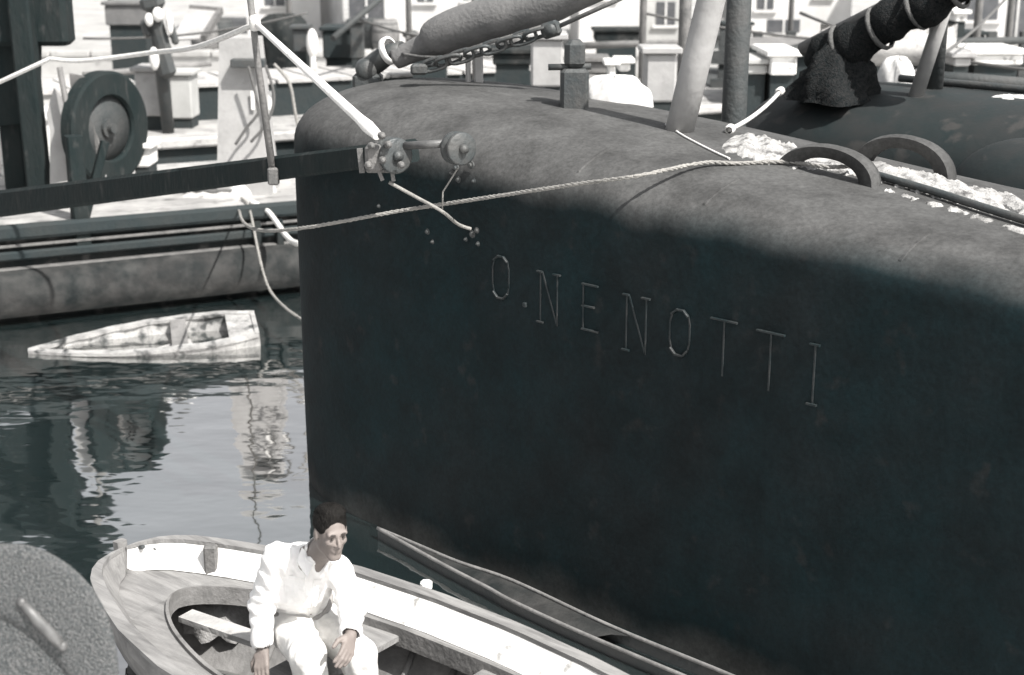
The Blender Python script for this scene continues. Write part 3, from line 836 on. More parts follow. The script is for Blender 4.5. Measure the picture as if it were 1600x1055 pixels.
for i in range(9):
    a = o + d1 * (.55 + i * .54) + n1 * -.1 + V(0, 0, .53)
    mb = MB(); mb.bar(a + d1 * .27, a + d1 * .27 + n1 * 1.8, .51, .05); mb.build('hatch_board', M['palewood'], bb)
for i in range(10):
    a = o + d1 * (6.15 + i * .62) + n1 * -.1 + V(0, 0, .53 + .002 * i)
    mb = MB(); mb.bar(a + d1 * .27, a + d1 * .27 + n1 * 1.8, .57, .05); mb.build('hatch_board', M['palewood'], bb)

# tapered pale post with box and cables
tp = on_lb(390, .9)
tpp = thing('tapered_post', 'tall pale tapered post with two white bars and a dark bracket', 'post', tp)
ztop = U(395, 58, Y=tp.y).z
mb = MB(); w0, w1 = .30, .20
vs = [tp + V(x * w_, y * w_, z) for z, w_ in ((-.02, w0), (ztop - tp.z, w1)) for x, y in ((-1, -1), (1, -1), (1, 1), (-1, 1))]
mb.add(vs, [(0, 1, 2, 3), (4, 5, 6, 7), (0, 1, 5, 4), (1, 2, 6, 5), (2, 3, 7, 6), (3, 0, 4, 7)]); mb.build('shaft', M['palegrey'], tpp)
zz = U(405, 98, Y=tp.y - .25).z
mb = MB(); mb.box(V(tp.x + .12, tp.y - .30, zz), (.36, .16, .09), bev=.01); mb.build('bracket', M['iron'], tpp)
for dx in (-.03, .13):
    p = U(395 + (27 if dx > 0 else 0), 157, Y=tp.y - .275)
    mb = MB(); mb.box(p, (.04, .012, .20)); mb.build('white_bar', M['white'], tpp)
def cable(pts, r, label, m='darkrope', name='cable'):
    mb = MB(); mb.tube(smooth_path(pts, 7), r, 7); return single(mb, name, M[m], label, 'cable')
Yc = tp.y - .42
cable([U(388, 104, Y=Yc), U(400, 150, Y=Yc), U(404, 175, Y=Yc), U(385, 200, Y=Yc), U(368, 226, Y=Yc)], .016, 'dark cable looping from the bracket down the tapered post')
cable([U(415, 102, Y=Yc), U(428, 150, Y=Yc), U(418, 190, Y=Yc), U(392, 222, Y=Yc)], .016, 'second dark cable sagging across the foot of the tapered post')
cable([U(428, 100, Y=Yc), U(452, 130, Y=Yc), U(462, 180, Y=Yc), U(474, 228, Y=Yc)], .018, 'cable hanging right of the tapered post towards the dark bow', 'rope')
cc = on_lb(340, 1.0)
coil(cc, .38, .024, 5, 'flat coil of dark rope left of the tapered post foot', m='darkrope')

# dark rigging post with hanging blocks (centre left)
rp = U(262, 190, Y=20.0); rp.z = 1.0
rg = thing('rigging_post', 'thin dark post hung with blocks and white floats behind the guy line', 'post', rp)
zt = U(250, -25, Y=20).z
mb = MB(); mb.tube([rp, V(rp.x - .05, rp.y, 2.2), V(rp.x - .12, rp.y, zt)], [.085, .10, .09], 12); mb.build('pole', M['iron'], rg)
for px, py, sx, sz, mm in ((250, 55, .10, .26, 'iron'), (258, 100, .12, .20, 'iron'), (238, 4, .16, .12, 'iron'), (228, 45, .06, .12, 'iron'), (270, 52, .05, .16, 'iron')):
    c = U(px, py, Y=19.8); mb = MB(); mb.box(c, (sx * 2, sx * 1.4, sz * 2), rx=(V(.97, 0, .24), V(0, 1, 0), V(-.24, 0, .97)), bev=.07); mb.build('block', M[mm], rg)
for px, py, sx, sz in ((247, 23, .08, .10), (233, 31, .06, .09), (265, 36, .05, .16), (241, 92, .07, .16)):
    c = U(px, py, Y=19.7); mb = MB(); mb.ball(c, 1, 12, 8, (sx, sx * .8, sz)); mb.build('float', M['white'], rg)

# third barge: bright deck, tilted hatch panel, dark machinery
b3b = box_barge('far_barge', 'far pale barge carrying a tilted hatch panel', V(-14, 24, 0), V(.98, .2, 0).normalized(), V(-.2, .98, 0).normalized(), 16, 4.2, .9, M['darkside'], M['deckwhite'], strakes=[(.85, .1, .12, M['palewood'])], plankw=.8)
p = U(300, 55, Y=26.5)
hp = thing('hatch_panel', 'pale hatch panel propped at a slant on the far barge', 'panel', p)
cor = [U(268, 62, Y=26), U(318, 60, Y=26), U(345, 16, Y=27.2), U(296, 12, Y=27.2)]
mb = MB(); mb.prism(cor, V(0, .08, -.03)); mb.build('board', M['palegrey'], hp)
mb = MB(); mb.bar(cor[1], cor[2], .09, .12); mb.bar(cor[3], cor[2], .09, .10); mb.build('frame', M['rusty'], hp)
# boxes and cabins
def support(x, y):
    """height of whatever deck, quay or water lies under a background point"""
    if y > 36: return .7
    for o_, d_, n_, L_, W_, z_ in ((V(-6.9, 12.75, 0), d1, n1, 9, 3.2, .95), (V(-9.5, 17.2, 0), d1, n1, 16, 3.6, 1.0), (V(-14, 24, 0), V(.98, .2, 0).normalized(), V(-.2, .98, 0).normalized(), 16, 4.2, .9),
                                   (V(3.6, 17, 0), V(1, -.05, 0).normalized(), V(.05, 1, 0).normalized(), 14, 3, .85), (V(-2.6, 18, 0), V(1, .08, 0).normalized(), V(-.08, 1, 0).normalized(), 5.6, 4, .95)):
        r_ = V(x, y, 0) - o_
        if 0 <= r_.dot(d_) <= L_ and 0 <= r_.dot(n_) <= W_: return z_
    if 26.1 < y < 29.8 and x > 3.5: return 1.03
    return -.4
def crate(px0, px1, py0, py1, Y, dep, m, name, label, cat='crate', lid=True, group=None):
    a = U(px0, py1, Y=Y); b = U(px1, py0, Y=Y)
    root = thing(name, label, cat, ((a.x + b.x) / 2, Y + dep / 2, a.z))
    mb = MB(); mb.box(((a.x + b.x) / 2, Y + dep / 2, (a.z + b.z) / 2), (b.x - a.x, dep, b.z - a.z), bev=.02); mb.build('body', m, root)
    zs_ = support((a.x + b.x) / 2, Y + dep / 2)
    if a.z - zs_ > .03:
        mb = MB(); mb.box(((a.x + b.x) / 2, Y + dep / 2, (a.z + zs_) / 2), ((b.x - a.x) * .86, dep * .86, a.z - zs_)); mb.build('plinth', M['darkside'], root)
    if lid:
        mb = MB(); mb.box(((a.x + b.x) / 2, Y + dep / 2, b.z + .03), (b.x - a.x + .1, dep + .1, .06), bev=.01); mb.build('lid', m, root)
    return root
crate(505, 556, 48, 92, 24.2, .8, M['darkside'], 'dark_crate', 'large dark crate on the far barge above the white stay')
crate(458, 478, 46, 82, 24.0, .4, M['iron'], 'engine_box', 'small dark engine box left of the white float')
crate(548, 566, 36, 92, 23.6, .3, M['iron'], 'dark_post', 'narrow dark upright box right of the dark crate')
c = U(488, 68, Y=23.8); mb = MB(); mb.ball(c, 1, 14, 9, (.10, .10, .24)); mb.lathe(V(c.x, c.y, .88), (0, 0, 1), [(0, .05), (c.z - .95, .05)], 10); single(mb, 'white_float', M['white'], 'tall white float standing between the dark boxes', 'float')
crate(208, 232, 232, 262, 15.6, .4, M['white'], 'white_box', 'white box by the rim of the windlass wheel')
crate(0, 40, 200, 290, 16.5, 1.6, M['white'], 'white_hatch', 'bright white hatch cover at the left edge behind the windlass')

crate(214, 252, 112, 182, 20.2, .6, M['palegrey'], 'cargo_case', 'tall grey cargo case left of the rigging post foot', 'case')
crate(268, 297, 118, 186, 20.4, .5, M['greywall'], 'cargo_case', 'mottled grey cargo case right of the rigging post foot', 'case')
crate(165, 228, 8, 40, 27, .9, M['canvas'], 'covered_cargo', 'dark grey covered cargo on the far barge left of the rigging post', 'cargo')
bundle('tarped_cargo', 445, 62, 25.5, .5, .4, .42, 'dark covered heap beside the small engine box', 'bargeside', ground=.88)

# ================================================================== HALF-SUNKEN PUNT
pa = U(46, 566, z=-.075); pb = U(402, 522, z=.05)
pd = (pb - pa); plen = pd.length; pd.normalize(); pn = V(-pd.y, pd.x, 0).normalized(); pu = pd.cross(pn) * 1.0
if pu.z < 0: pu = -pu
roll = math.radians(6)
pn2 = (pn * math.cos(roll) + pu * math.sin(roll)); pu2 = (pu * math.cos(roll) - pn * math.sin(roll))
pt_root = thing('sunken_punt', 'half-sunken white punt with flaking paint lying beside the pale barge', 'punt', V(pa.x, pa.y, -.1).lerp(V(pb.x, pb.y, -.1), .5))
def PP(t, x, z): return pa + pd * (t * plen) + pn2 * (x + .05) + pu2 * (z - .02)
def pw(t): return .40 * (1 - (1 - min(t / .62, 1)) ** 1.8) * (1 - .28 * max(0, (t - .78) / .22) ** 1.5) + .015
TT = [i / 24 for i in range(25)]
def shell(off, zt, zb):
    rows = []
    for t in TT:
        w_ = max(pw(t) - off, .01)
        rows.append([PP(t, -w_, zt), PP(t, -w_ * .92, zb * .4), PP(t, -w_ * .8, zb), PP(t, 0, zb - .01), PP(t, w_ * .8, zb), PP(t, w_ * .92, zb * .4), PP(t, w_, zt)])
    return rows
ro = shell(0, .10, -.20); ri = shell(.045, .10, -.16)
mb = MB(); mb.grid(ro); mb.grid(ri); 
for r1, r2 in ((ro, ri),):
    for k in (0, 6): mb.grid([[a[k] for a in r1], [a[k] for a in r2]])
mb.add(ro[-1] + [], [tuple(range(7))]); mb.add(ri[-1], [tuple(range(7))])
mb.add([ro[-1][0], ro[-1][6], ri[-1][6], ri[-1][0]], [(0, 1, 2, 3)])
mb.build('hull', M['punt'], pt_root)
for sgn in (-1, 1):
    mb = MB()
    rows = []
    for t in TT:
        w_ = pw(t)
        wob = .012 * math.sin(t * 37 + sgn)
        rows.append([PP(t, sgn * (w_ + .015), .095), PP(t, sgn * (w_ + .015), .125 + wob * .3), PP(t, sgn * max(w_ - .07 + wob, 0), .125), PP(t, sgn * max(w_ - .07 + wob, 0), .095)])
    mb.grid(rows, smooth=False, closed=True); mb.build('gunwale', M['punt'], pt_root)
for t0_, t1_, mm in ((.87, .985, 'punt'), (.62, .69, 'greywood')):
    mb = MB(); w0_ = pw(t0_) - .05; w1_ = pw(t1_) - .05
    z_ = .085
    poly = [PP(t0_, -w0_, z_), PP(t1_, -w1_, z_), PP(t1_, w1_, z_), PP(t0_, w0_, z_)]
    mb.prism(poly, pu2 * .03); mb.build('thwart', M[mm], pt_root)
mb = MB(); mb.prism([PP(.985, -.26, -.12), PP(.985, .26, -.12), PP(.985, .30, .13), PP(.985, -.30, .13)], pd * .04); mb.build('transom', M['punt'], pt_root)
mb = MB(); mb.prism([PP(.50, -.36, -.02), PP(.72, -.385, .03), PP(.70, -.10, .05), PP(.53, -.12, .0)], pu2 * .03); mb.build('loose_board', M['palewood'], pt_root)

# ================================================================== ROWING BOAT
BA = V(math.cos(math.radians(-38)), math.sin(math.radians(-38)), 0); BP = V(-BA.y, BA.x, 0)
T0 = V(-2.199, 7.002, 0) + BP * .03 + BA * .17
def interp(x, xs, ys): return float(np.interp(x, xs, ys))
WX = [0, .03, .08, .16, .28, .45, .7, 1.1, 1.6, 2.1, 2.6, 3.1, 3.5, 3.8, 3.95, 4.05]
WY = [0.03, .14, .215, .285, .35, .425, .52, .61, .65, .64, .58, .48, .35, .2, .1, .02]
ts = [0, .03, .08, .16, .28] + [.28 + (3.8 - .28) * i / 26 for i in range(1, 27)] + [3.92, 4.0, 4.05]
def bw(t): return interp(t, WX, WY)
def sheer(t): return .41 + .05 * ((t - 2.1) / 2.0) ** 2
def BPt(t, x, z): return T0 + BA * t + BP * x + V(0, 0, z)
boat = thing('rowing_boat', 'wooden rowing boat with white-painted bulwark carrying the seated man', 'boat', BPt(2, 0, -.1))
# outer planking: strakes as separate parts
zs_ = [1.0, .72, .45, .2, 0.0]
def hullrow(frac, t, grow=0.0):
    """frac 1 gunwale .. 0 keel"""
    w_ = bw(t); zt = sheer(t); zk_ = -.14 + .10 * abs((t - 2.05) / 2.05) ** 3
    return w_ * (frac ** .42) + grow, zk_ + (zt - zk_) * frac
for a_, b_f in zip(zs_[:-1], zs_[1:]):
    for sgn in (-1, 1):
        mb = MB(); rows = []
        for t in ts:
            xa, za = hullrow(a_, t); xb, zb = hullrow(b_f, t, .008)
            rows.append([BPt(t, sgn * xa, za), BPt(t, sgn * (xa * .55 + xb * .45 + .004), (za + zb) / 2), BPt(t, sgn * xb, zb)])
        mb.grid(rows); mb.build('strake', M['greywood'], boat)
# inner skin
mb = MB()
for sgn in (-1, 1):
    rows = []
    for t in ts[2:-2]:
        r_ = []
        for fr in (.78, .5, .25, .06, 0):
            x, z = hullrow(fr, t); r_.append(BPt(t, sgn * max(x - .03, 0), z + .02))
        rows.append(r_)
    mb.grid(rows)
mb.build('lining', M['greywood'], boat)
# bulwark: white strip standing above the side deck; outer rail cap
for sgn in (-1, 1):
    mb = MB(); rows = []
    for t in ts:
        w_ = bw(t); z = sheer(t)
        rows.append([BPt(t, sgn * w_, z - .005), BPt(t, sgn * (w_ + .005), z + .125), BPt(t, sgn * max(w_ - .018, 0), z + .127), BPt(t, sgn * max(w_ - .11, 0), z + .005)])
    mb.grid(rows, smooth=False, closed=True); mb.build('bulwark', M['white'] if sgn > 0 else M['deckgrey'], boat)
    mb = MB(); rows = []
    for t in ts:
        w_ = bw(t); z = sheer(t) + .129
        rows.append([BPt(t, sgn * (w_ + .05), z), BPt(t, sgn * (w_ + .05), z + .022), BPt(t, sgn * max(w_ - .02, 0), z + .022), BPt(t, sgn * max(w_ - .02, 0), z)])
    mb.grid(rows, smooth=False, closed=True); mb.build('rail_cap', M['deckgrey'], boat)
# side deck ring with opening
def opening(t):
    u = (t - .42) / 3.1
    if u <= 0 or u >= 1: return 0
    return (.47) * (1 - abs(2 * u - 1) ** 3.0) ** .5 * (bw(t) / .685) ** .6
tt = sorted(set(ts + [.42 + 3.1 * i / 50 for i in range(51)] + [.425, .435, .45, 3.515, 3.505, 3.49]))
for sgn in (-1, 1):
    mb = MB(); rt = []; rb = []
    for t in tt:
        w_ = max(bw(t) - .10, .005); o_ = min(opening(t), w_ - .01) if w_ > .02 else 0; z = sheer(t) - .002
        cr = .03
        rt.append([BPt(t, sgn * w_, z), BPt(t, sgn * (w_ * .5 + o_ * .5), z + cr * .6), BPt(t, sgn * o_, z + cr)])
        rb.append([BPt(t, sgn * w_, z - .03), BPt(t, sgn * (w_ * .5 + o_ * .5), z - .03 + cr * .6), BPt(t, sgn * o_, z - .03 + cr)])
    mb.grid(rt); mb.grid(rb); mb.grid([[r[2] for r in rt], [r[2] for r in rb]])
    mb.build('side_deck', M['deckgrey'], boat)
    # coaming lip
    mb = MB(); rows = []
    for t in [x for x in tt if .42 <= x <= 3.52]:
        o_ = opening(t); z = sheer(t) + .025
        rows.append([BPt(t, sgn * (o_ + .006), z - .08), BPt(t, sgn * (o_ + .006), z + .022), BPt(t, sgn * max(o_ - .014, 0), z + .022), BPt(t, sgn * max(o_ - .014, 0), z - .08)])
    mb.grid(rows, smooth=False, closed=True); mb.build('coaming', M['greywood'], boat)
# bottom boards
for i in range(7):
    x = -.36 + i * .12
    mb = MB(); L0 = .7 + abs(x) * 1.2
    mb.bar(BPt(L0, x, .055), BPt(4.1 - L0, x, .055), .11, .02); mb.build('bottom_board', M['greywood'], boat)
# ribs
for i in range(11):
    t = .75 + i * .27
    for sgn in (-1, 1):
        pts = []
        for fr in (.74, .5, .28, .12):
            x, z = hullrow(fr, t); pts.append(BPt(t, sgn * max(x - .045, .02), z + .02))
        mb = MB(); mb.tube(pts, .018, 6); mb.build('rib', M['greywood'], boat)
# thwarts
SEAT_T = 1.42
for t, wd, mm in ((SEAT_T, .26, 'deckgrey'), (2.2, .24, 'deckgrey'), (3.0, .2, 'greywood')):
    mb = MB(); w_ = hullrow(.72, t)[0] - .05
    mb.bar(BPt(t, -w_, .40), BPt(t, w_, .40), wd, .035, bev=.08); mb.build('thwart', M[mm], boat)
# loose plank, bow post, block, tie
mb = MB(); mb.bar(U(290, 962, z=.36), U(410, 1003, z=.36), .10, .03); mb.build('stretcher', M['palewood'], boat)
p = BPt(.33, .30, sheer(.3)); mb = MB(); mb.box(p + V(0, 0, .07), (.07, .06, .18), bev=.01); mb.build('timber_head', M['rusty'], boat)
mb = MB(); p = U(666, 914, z=.56); mb.box(p, (.06, .05, .05), bev=.012); mb.build('thole_block', M['white'], boat)
mb = MB(); p = BPt(.0, 0, .5); mb.bar(p - V(0, 0, .4) , p + V(0, 0, .14) - BA * .04, .06, .05, up=BA, bev=.1); mb.build('stem_post', M['greywood'], boat)
mb = MB(); p = BPt(.05, .08, .60); mb.tube(smooth_path([p, p + V(-.08, .08, -.05), p + V(-.02, .12, -.1), p + V(.05, .05, -.03)], 6), .012, 7); mb.build('painter_ring', M['iron'], boat)
# sacking in the bow
c = U(352, 940, z=.27); mb = MB(); rows = []
for i in range(13):
    t = i / 12; row = []
    for k in range(40):
        a = 2 * PI * k / 40
        r = math.cos(t * PI / 2) ** .5 * (1 + .12 * math.sin(a * 3) + .10 * math.sin(a * 9 + t * 6) + .05 * math.sin(a * 17))
        row.append(c + V(math.cos(a) * .26 * r, math.sin(a) * .20 * r, -.12 + .22 * math.sin(t * PI / 2) + .02 * math.sin(a * 11 + t * 9)))
    rows.append(row)
mb.grid(rows, closed=True); single(mb, 'crumpled_sack', M['sack'], 'crumpled grey sacking stowed inside the bow of the rowing boat', 'sack')

# narrow skiff lying between the rowing boat and the dark hull
ZS = .06
nr = smooth_path([U(x, y, z=ZS) for x, y in ((590, 828), (640, 856), (700, 889), (760, 920), (800, 942), (900, 988), (1060, 1056), (1250, 1135))], 6)
fr = smooth_path([U(x, y, z=ZS) for x, y in ((590, 828), (650, 853), (714, 880), (780, 902), (832, 924), (960, 984), (1150, 1062), (1350, 1150))], 6)
sk = thing('moored_skiff', 'narrow grey skiff squeezed between rowing boat and dark hull', 'skiff', nr[18].lerp(fr[18], .5) - V(0, 0, .2))
mb = MB(); rows = []
for a, b in zip(nr, fr):
    c_ = a.lerp(b, .5); rows.append([a, a.lerp(c_, .35) - V(0, 0, .3), b.lerp(c_, .35) - V(0, 0, .3), b])
mb.grid(rows); mb.build('hull', M['darktimber'], sk)
mb = MB(); rows = []
for a, b in list(zip(nr, fr))[:32]:
    rows.append([a + V(0, 0, .004), a.lerp(b, .5) + V(0, 0, .02), b + V(0, 0, .004)])
mb.grid(rows); mb.build('foredeck', M['wale'], sk)
for ln in (nr, fr):
    mb = MB(); mb.tube([p + V(0, 0, .012) for p in ln], .011, 8); mb.build('gunwale', M['greywood'], sk)
mb = MB(); rows = [[a.lerp(b, .12) - V(0, 0, .06), a.lerp(b, .88) - V(0, 0, .06)] for a, b in list(zip(nr, fr))[30:]]
mb.grid(rows); mb.build('floor', M['greywood'], sk)

# ================================================================== PERSON (signed-distance surface)
class Field:
    def __init__(s, lo, hi, h):
        s.lo = np.array(lo, dtype=np.float32); s.h = h; s.rs = 1.0
        s.n = [int(math.ceil((b - a) / h)) + 1 for a, b in zip(lo, hi)]
        s.F = np.full(s.n, .2, dtype=np.float32)
        s.ax = [s.lo[i] + h * np.arange(s.n[i], dtype=np.float32) for i in range(3)]
    def sl(s, lo, hi, pad):
        r = []
        for i in range(3):
            a = max(int((lo[i] - pad - s.lo[i]) / s.h), 0); b = min(int((hi[i] + pad - s.lo[i]) / s.h) + 2, s.n[i])
            if b <= a: return None
            r.append(slice(a, b))
        return tuple(r)
    def pts(s, sl):
        return np.stack(np.meshgrid(s.ax[0][sl[0]], s.ax[1][sl[1]], s.ax[2][sl[2]], indexing='ij'), -1)
    def smin(s, sl, d, k):
        f = s.F[sl]; h = np.clip(.5 + .5 * (f - d) / k, 0, 1)
        s.F[sl] = f * (1 - h) + d * h - k * h * (1 - h)
    def ssub(s, sl, d, k):
        f = s.F[sl]; nd = -d; h = np.clip(.5 - .5 * (f - nd) / k, 0, 1)
        s.F[sl] = f * (1 - h) + nd * h + k * h * (1 - h)
    def cap(s, a, b, ra, rb, k=.03, sub=False, flat=None):
        a = np.array(a, dtype=np.float32); b = np.array(b, dtype=np.float32)
        ra *= s.rs; rb *= s.rs; r = max(ra, rb)
        sl = s.sl(np.minimum(a, b) - r, np.maximum(a, b) + r, .07)
        if sl is None: return
        P = s.pts(sl); ab = b - a; t = np.clip(((P - a) @ ab) / max(float(ab @ ab), 1e-9), 0, 1)
        D = P - (a + t[..., None] * ab)
        if flat is not None:      # flat = (direction, factor>1 squeezes)
            n_ = np.array(flat[0], dtype=np.float32); n_ /= np.linalg.norm(n_)
            D = D + (D @ n_)[..., None] * n_ * (flat[1] - 1)
        d = np.linalg.norm(D, axis=-1) - (ra + (rb - ra) * t)
        (s.ssub if sub else s.smin)(sl, d, k)
    def ell(s, c, axes, rad, k=.03, sub=False):
        rad = [q * s.rs for q in rad]; c = np.array(c, dtype=np.float32); R = max(rad)
        sl = s.sl(c - R, c + R, .06)
        if sl is None: return
        P = s.pts(sl) - c
        q_ = np.stack([(P @ np.array(a, dtype=np.float32)) for a in axes], -1)
        r = np.array(rad, dtype=np.float32)
        k0 = np.linalg.norm(q_ / r, axis=-1); k1 = np.linalg.norm(q_ / (r * r), axis=-1)
        d = k0 * (k0 - 1) / np.maximum(k1, 1e-6)
        (s.ssub if sub else s.smin)(sl, d, k)
    def halfspace(s, p, n_):
        """keep the side n points away from"""
        P = s.pts(tuple(slice(0, k) for k in s.n)); d = (P - np.array(p, dtype=np.float32)) @ np.array(n_, dtype=np.float32)
        s.F = np.maximum(s.F, d)
    def mesh(s):
        F = s.F; I = F < 0
        nx, ny, nz = F.shape
        cnt = np.zeros((nx - 1, ny - 1, nz - 1), np.float32); acc = np.zeros((nx - 1, ny - 1, nz - 1, 3), np.float32)
        off = [(0, 0, 0), (1, 0, 0), (0, 1, 0), (1, 1, 0), (0, 0, 1), (1, 0, 1), (0, 1, 1), (1, 1, 1)]
        def cs(a, o): return a[o[0]:nx - 1 + o[0], o[1]:ny - 1 + o[1], o[2]:nz - 1 + o[2]]
        for i in range(8):
            for b in (1, 2, 4):
                if i & b: continue
                j = i | b; oi, oj = off[i], off[j]
                fi, fj = cs(F, oi), cs(F, oj); x = cs(I, oi) != cs(I, oj)
                t = np.where(x, fi / np.where(x, fi - fj, 1), 0)
                cnt += x
                for a in range(3):
                    acc[..., a] += np.where(x, oi[a] + t * (oj[a] - oi[a]), 0)
        act = cnt > 0
        idx = np.full(act.shape, -1, np.int64); idx[act] = np.arange(act.sum())
        cells = np.argwhere(act)
        v = (cells + acc[act] / cnt[act][:, None]) * s.h + s.lo
        faces = []
        for a in range(3):
            b, c = (a + 1) % 3, (a + 2) % 3
            s0 = [slice(None)] * 3; s1 = [slice(None)] * 3
            s0[a] = slice(0, -1); s1[a] = slice(1, None)
            x = I[tuple(s0)] != I[tuple(s1)]
            e = np.argwhere(x)
            ok = (e[:, b] > 0) & (e[:, c] > 0) & (e[:, b] < F.shape[b] - 1) & (e[:, c] < F.shape[c] - 1)
            e = e[ok]
            def at(db, dc):
                g_ = e.copy(); g_[:, b] -= db; g_[:, c] -= dc
                return idx[g_[:, 0], g_[:, 1], g_[:, 2]]
            q_ = np.stack([at(1, 1), at(0, 1), at(0, 0), at(1, 0)], 1)
            ins = I[e[:, 0], e[:, 1], e[:, 2]]
            q_[~ins] = q_[~ins][:, ::-1]
            faces.append(q_)
        return v, np.concatenate(faces)
    def build(s, name, m, parent):
        v, f = s.mesh(); b = Vector(parent.get('_b', (0, 0, 0)))
        me = bpy.data.meshes.new(name)
        me.from_pydata((v - np.array(b)).tolist(), [], f.tolist())
        me.polygons.foreach_set('use_smooth', [True] * len(me.polygons)); me.materials.append(m); me.update()
        o = bpy.data.objects.new(name, me); C.objects.link(o); o.parent = parent; o['_b'] = tuple(b)
        return o

# joints
pel = U(466, 958, Y=6.12); chest = U(470, 900, Y=5.95); neckb = U(492, 874, Y=5.82)
headc = U(517, 829, Y=5.64)
rsh = U(432, 868, Y=5.80); lsh = U(531, 889, Y=5.92)
rel = U(409, 944, Y=5.86); rwr = U(411, 1014, Y=5.80); rhd = U(408, 1046, Y=5.74)
lel = U(549, 952, Y=5.80); lwr = U(548, 993, Y=5.60); lhd = U(541, 1026, Y=5.50)
rhip = U(446, 972, Y=6.10); lhip = U(494, 970, Y=6.18)
rkn = U(480, 1022, Y=5.62); lkn = U(560, 1024, Y=5.72)
ran = V(rkn.x + .05, rkn.y + .04, .16); lan = V(lkn.x + .03, lkn.y + .06, .16)
body_o = thing('person', 'man in white shirt and pale trousers seated in the rowing boat', 'person', V(pel.x, pel.y, .08))
tf = V(.42, -.9, 0).normalized()                     # torso facing
tlft = V(-tf.y, tf.x, 0)
hf = V(.50, -.85, -.13).normalized(); hu = V(.10, -.12, 1); hl = hu.cross(hf).normalized(); hu = hf.cross(hl).normalized()
HS = .87
def H(f_, l_, u_): return headc + (hf * f_ + hl * l_ + hu * u_) * HS

allp = [pel, chest, neckb, headc, rsh, lsh, rel, rwr, rhd, lel, lwr, lhd, rkn, lkn, ran, lan]
lo = [min(p[i] for p in allp) - .2 for i in range(3)]; hi = [max(p[i] for p in allp) + .2 for i in range(3)]
lo[2] = .05
B = Field(lo, hi, .0052)
# core (under the clothes)
B.cap(pel, chest, .11, .12, .05); B.cap(chest, neckb, .12, .07, .05); B.cap(rsh, lsh, .05, .05, .05)
for a, b, c_ in ((rsh, rel, rwr), (lsh, lel, lwr)):
    B.cap(a, b, .045, .038, .02); B.cap(b, c_, .037, .026, .02)
for a, b, c_ in ((rhip, rkn, ran), (lhip, lkn, lan)):
    B.cap(a, b, .07, .05, .03); B.cap(b, c_, .045, .035, .02); B.cap(c_, c_ + tf * .16 - V(0, 0, .04), .038, .03, .02)
# neck, head
B.cap(neckb, H(-.025, 0, -.07), .060, .053, .03)
B.rs = HS
B.ell(H(-.018, 0, .028), (hf, hl, hu), (.096, .076, .088), .02)
B.ell(H(.024, 0, -.042), (hf, hl, hu), (.066, .055, .090), .025)
B.cap(H(.062, -.010, -.116), H(.062, .010, -.116), .020, .020, .022)
B.cap(H(0.0, -.043, -.075), H(.05, -.014, -.116), .017, .015, .018); B.cap(H(0.0, .043, -.075), H(.05, .014, -.116), .017, .015, .018)
B.cap(H(.076, -.042, .022), H(.076, .042, .022), .012, .012, .012)
for sg in (-1, 1):
    B.ell(H(.100, sg * .031, .001), (hf, hl, hu), (.024, .018, .010), .008, sub=True)
    B.ell(H(.064, sg * .038, -.026), (hf, hl, hu), (.020, .018, .014), .020)
    B.ell(H(-.008, sg * .077, -.012), (hf, hl, hu), (.020, .010, .033), .008)
B.cap(H(.086, 0, .014), H(.108, 0, -.036), .0065, .0095, .008)
B.cap(H(.094, -.012, -.038), H(.094, .012, -.038), .008, .008, .006)
B.cap(H(.078, -.014, -.069), H(.078, .014, -.069), .008, .008, .008); B.cap(H(.077, -.011, -.080), H(.077, .011, -.080), .008, .008, .008)
B.rs = 1.0
# hands
def hand(wr, tipp, palmn, side, curl):
    d_ = (tipp - wr).normalized(); n_ = (palmn - d_ * palmn.dot(d_)).normalized(); s_ = d_.cross(n_).normalized() * side
    pc_ = wr + d_ * .05
    for k in range(4):
        o_ = (k - 1.5) * .019
        kn = wr + d_ * (.088 - abs(k - 1.2) * .005) + s_ * o_
        B.cap(wr + d_ * .015 + s_ * o_ * .6, kn, .014, .0115, .010)
        L_ = (.072, .08, .075, .06)[k]
        m1 = kn + (d_ * math.cos(curl) + n_ * math.sin(curl)) * L_ * .5
        m2 = m1 + (d_ * math.cos(curl * 2.2) + n_ * math.sin(curl * 2.2)) * L_ * .5
        B.cap(kn, m1, .0105, .0095, .004); B.cap(m1, m2, .0095, .0082, .004)
    th = wr + d_ * .03 - s_ * .03
    t1 = th + (d_ * .7 - s_ * .6 + n_ * .3).normalized() * .04; t2 = t1 + (d_ * .9 - s_ * .15 + n_ * .4).normalized() * .035
    B.cap(wr + d_ * .02, th, .016, .014, .012); B.cap(th, t1, .014, .012, .005); B.cap(t1, t2, .0115, .009, .004)
hand(rwr, rhd, V(.3, .9, 0), 1, .25)
hand(lwr, lhd, V(-.2, .9, .2), 1, .35)
skin_o = B.build('body', M['skin'], body_o)

# shirt
Sh = Field(lo, hi, .0062)
Sh.cap(pel + V(0, 0, .03) , chest, .135, .150, .06, flat=(tf, 1.18))
Sh.cap(chest, chest.lerp(neckb, .75), .150, .085, .06, flat=(tf, 1.1))
Sh.cap(rsh.lerp(lsh, .12), lsh.lerp(rsh, .12), .055, .055, .06)
for a, b, c_ in ((rsh, rel, rwr), (lsh, lel, lwr)):
    e_ = b.lerp(c_, .80)
    Sh.cap(a, b, .060, .058, .035); Sh.cap(b, e_, .060, .047, .02)
    Sh.cap(e_ - (c_ - b).normalized() * .02, e_ + (c_ - b).normalized() * .006, .050, .051, .006)
Sh.cap(neckb - V(0, 0, .02), neckb.lerp(headc, .30), .072, .066, .015)
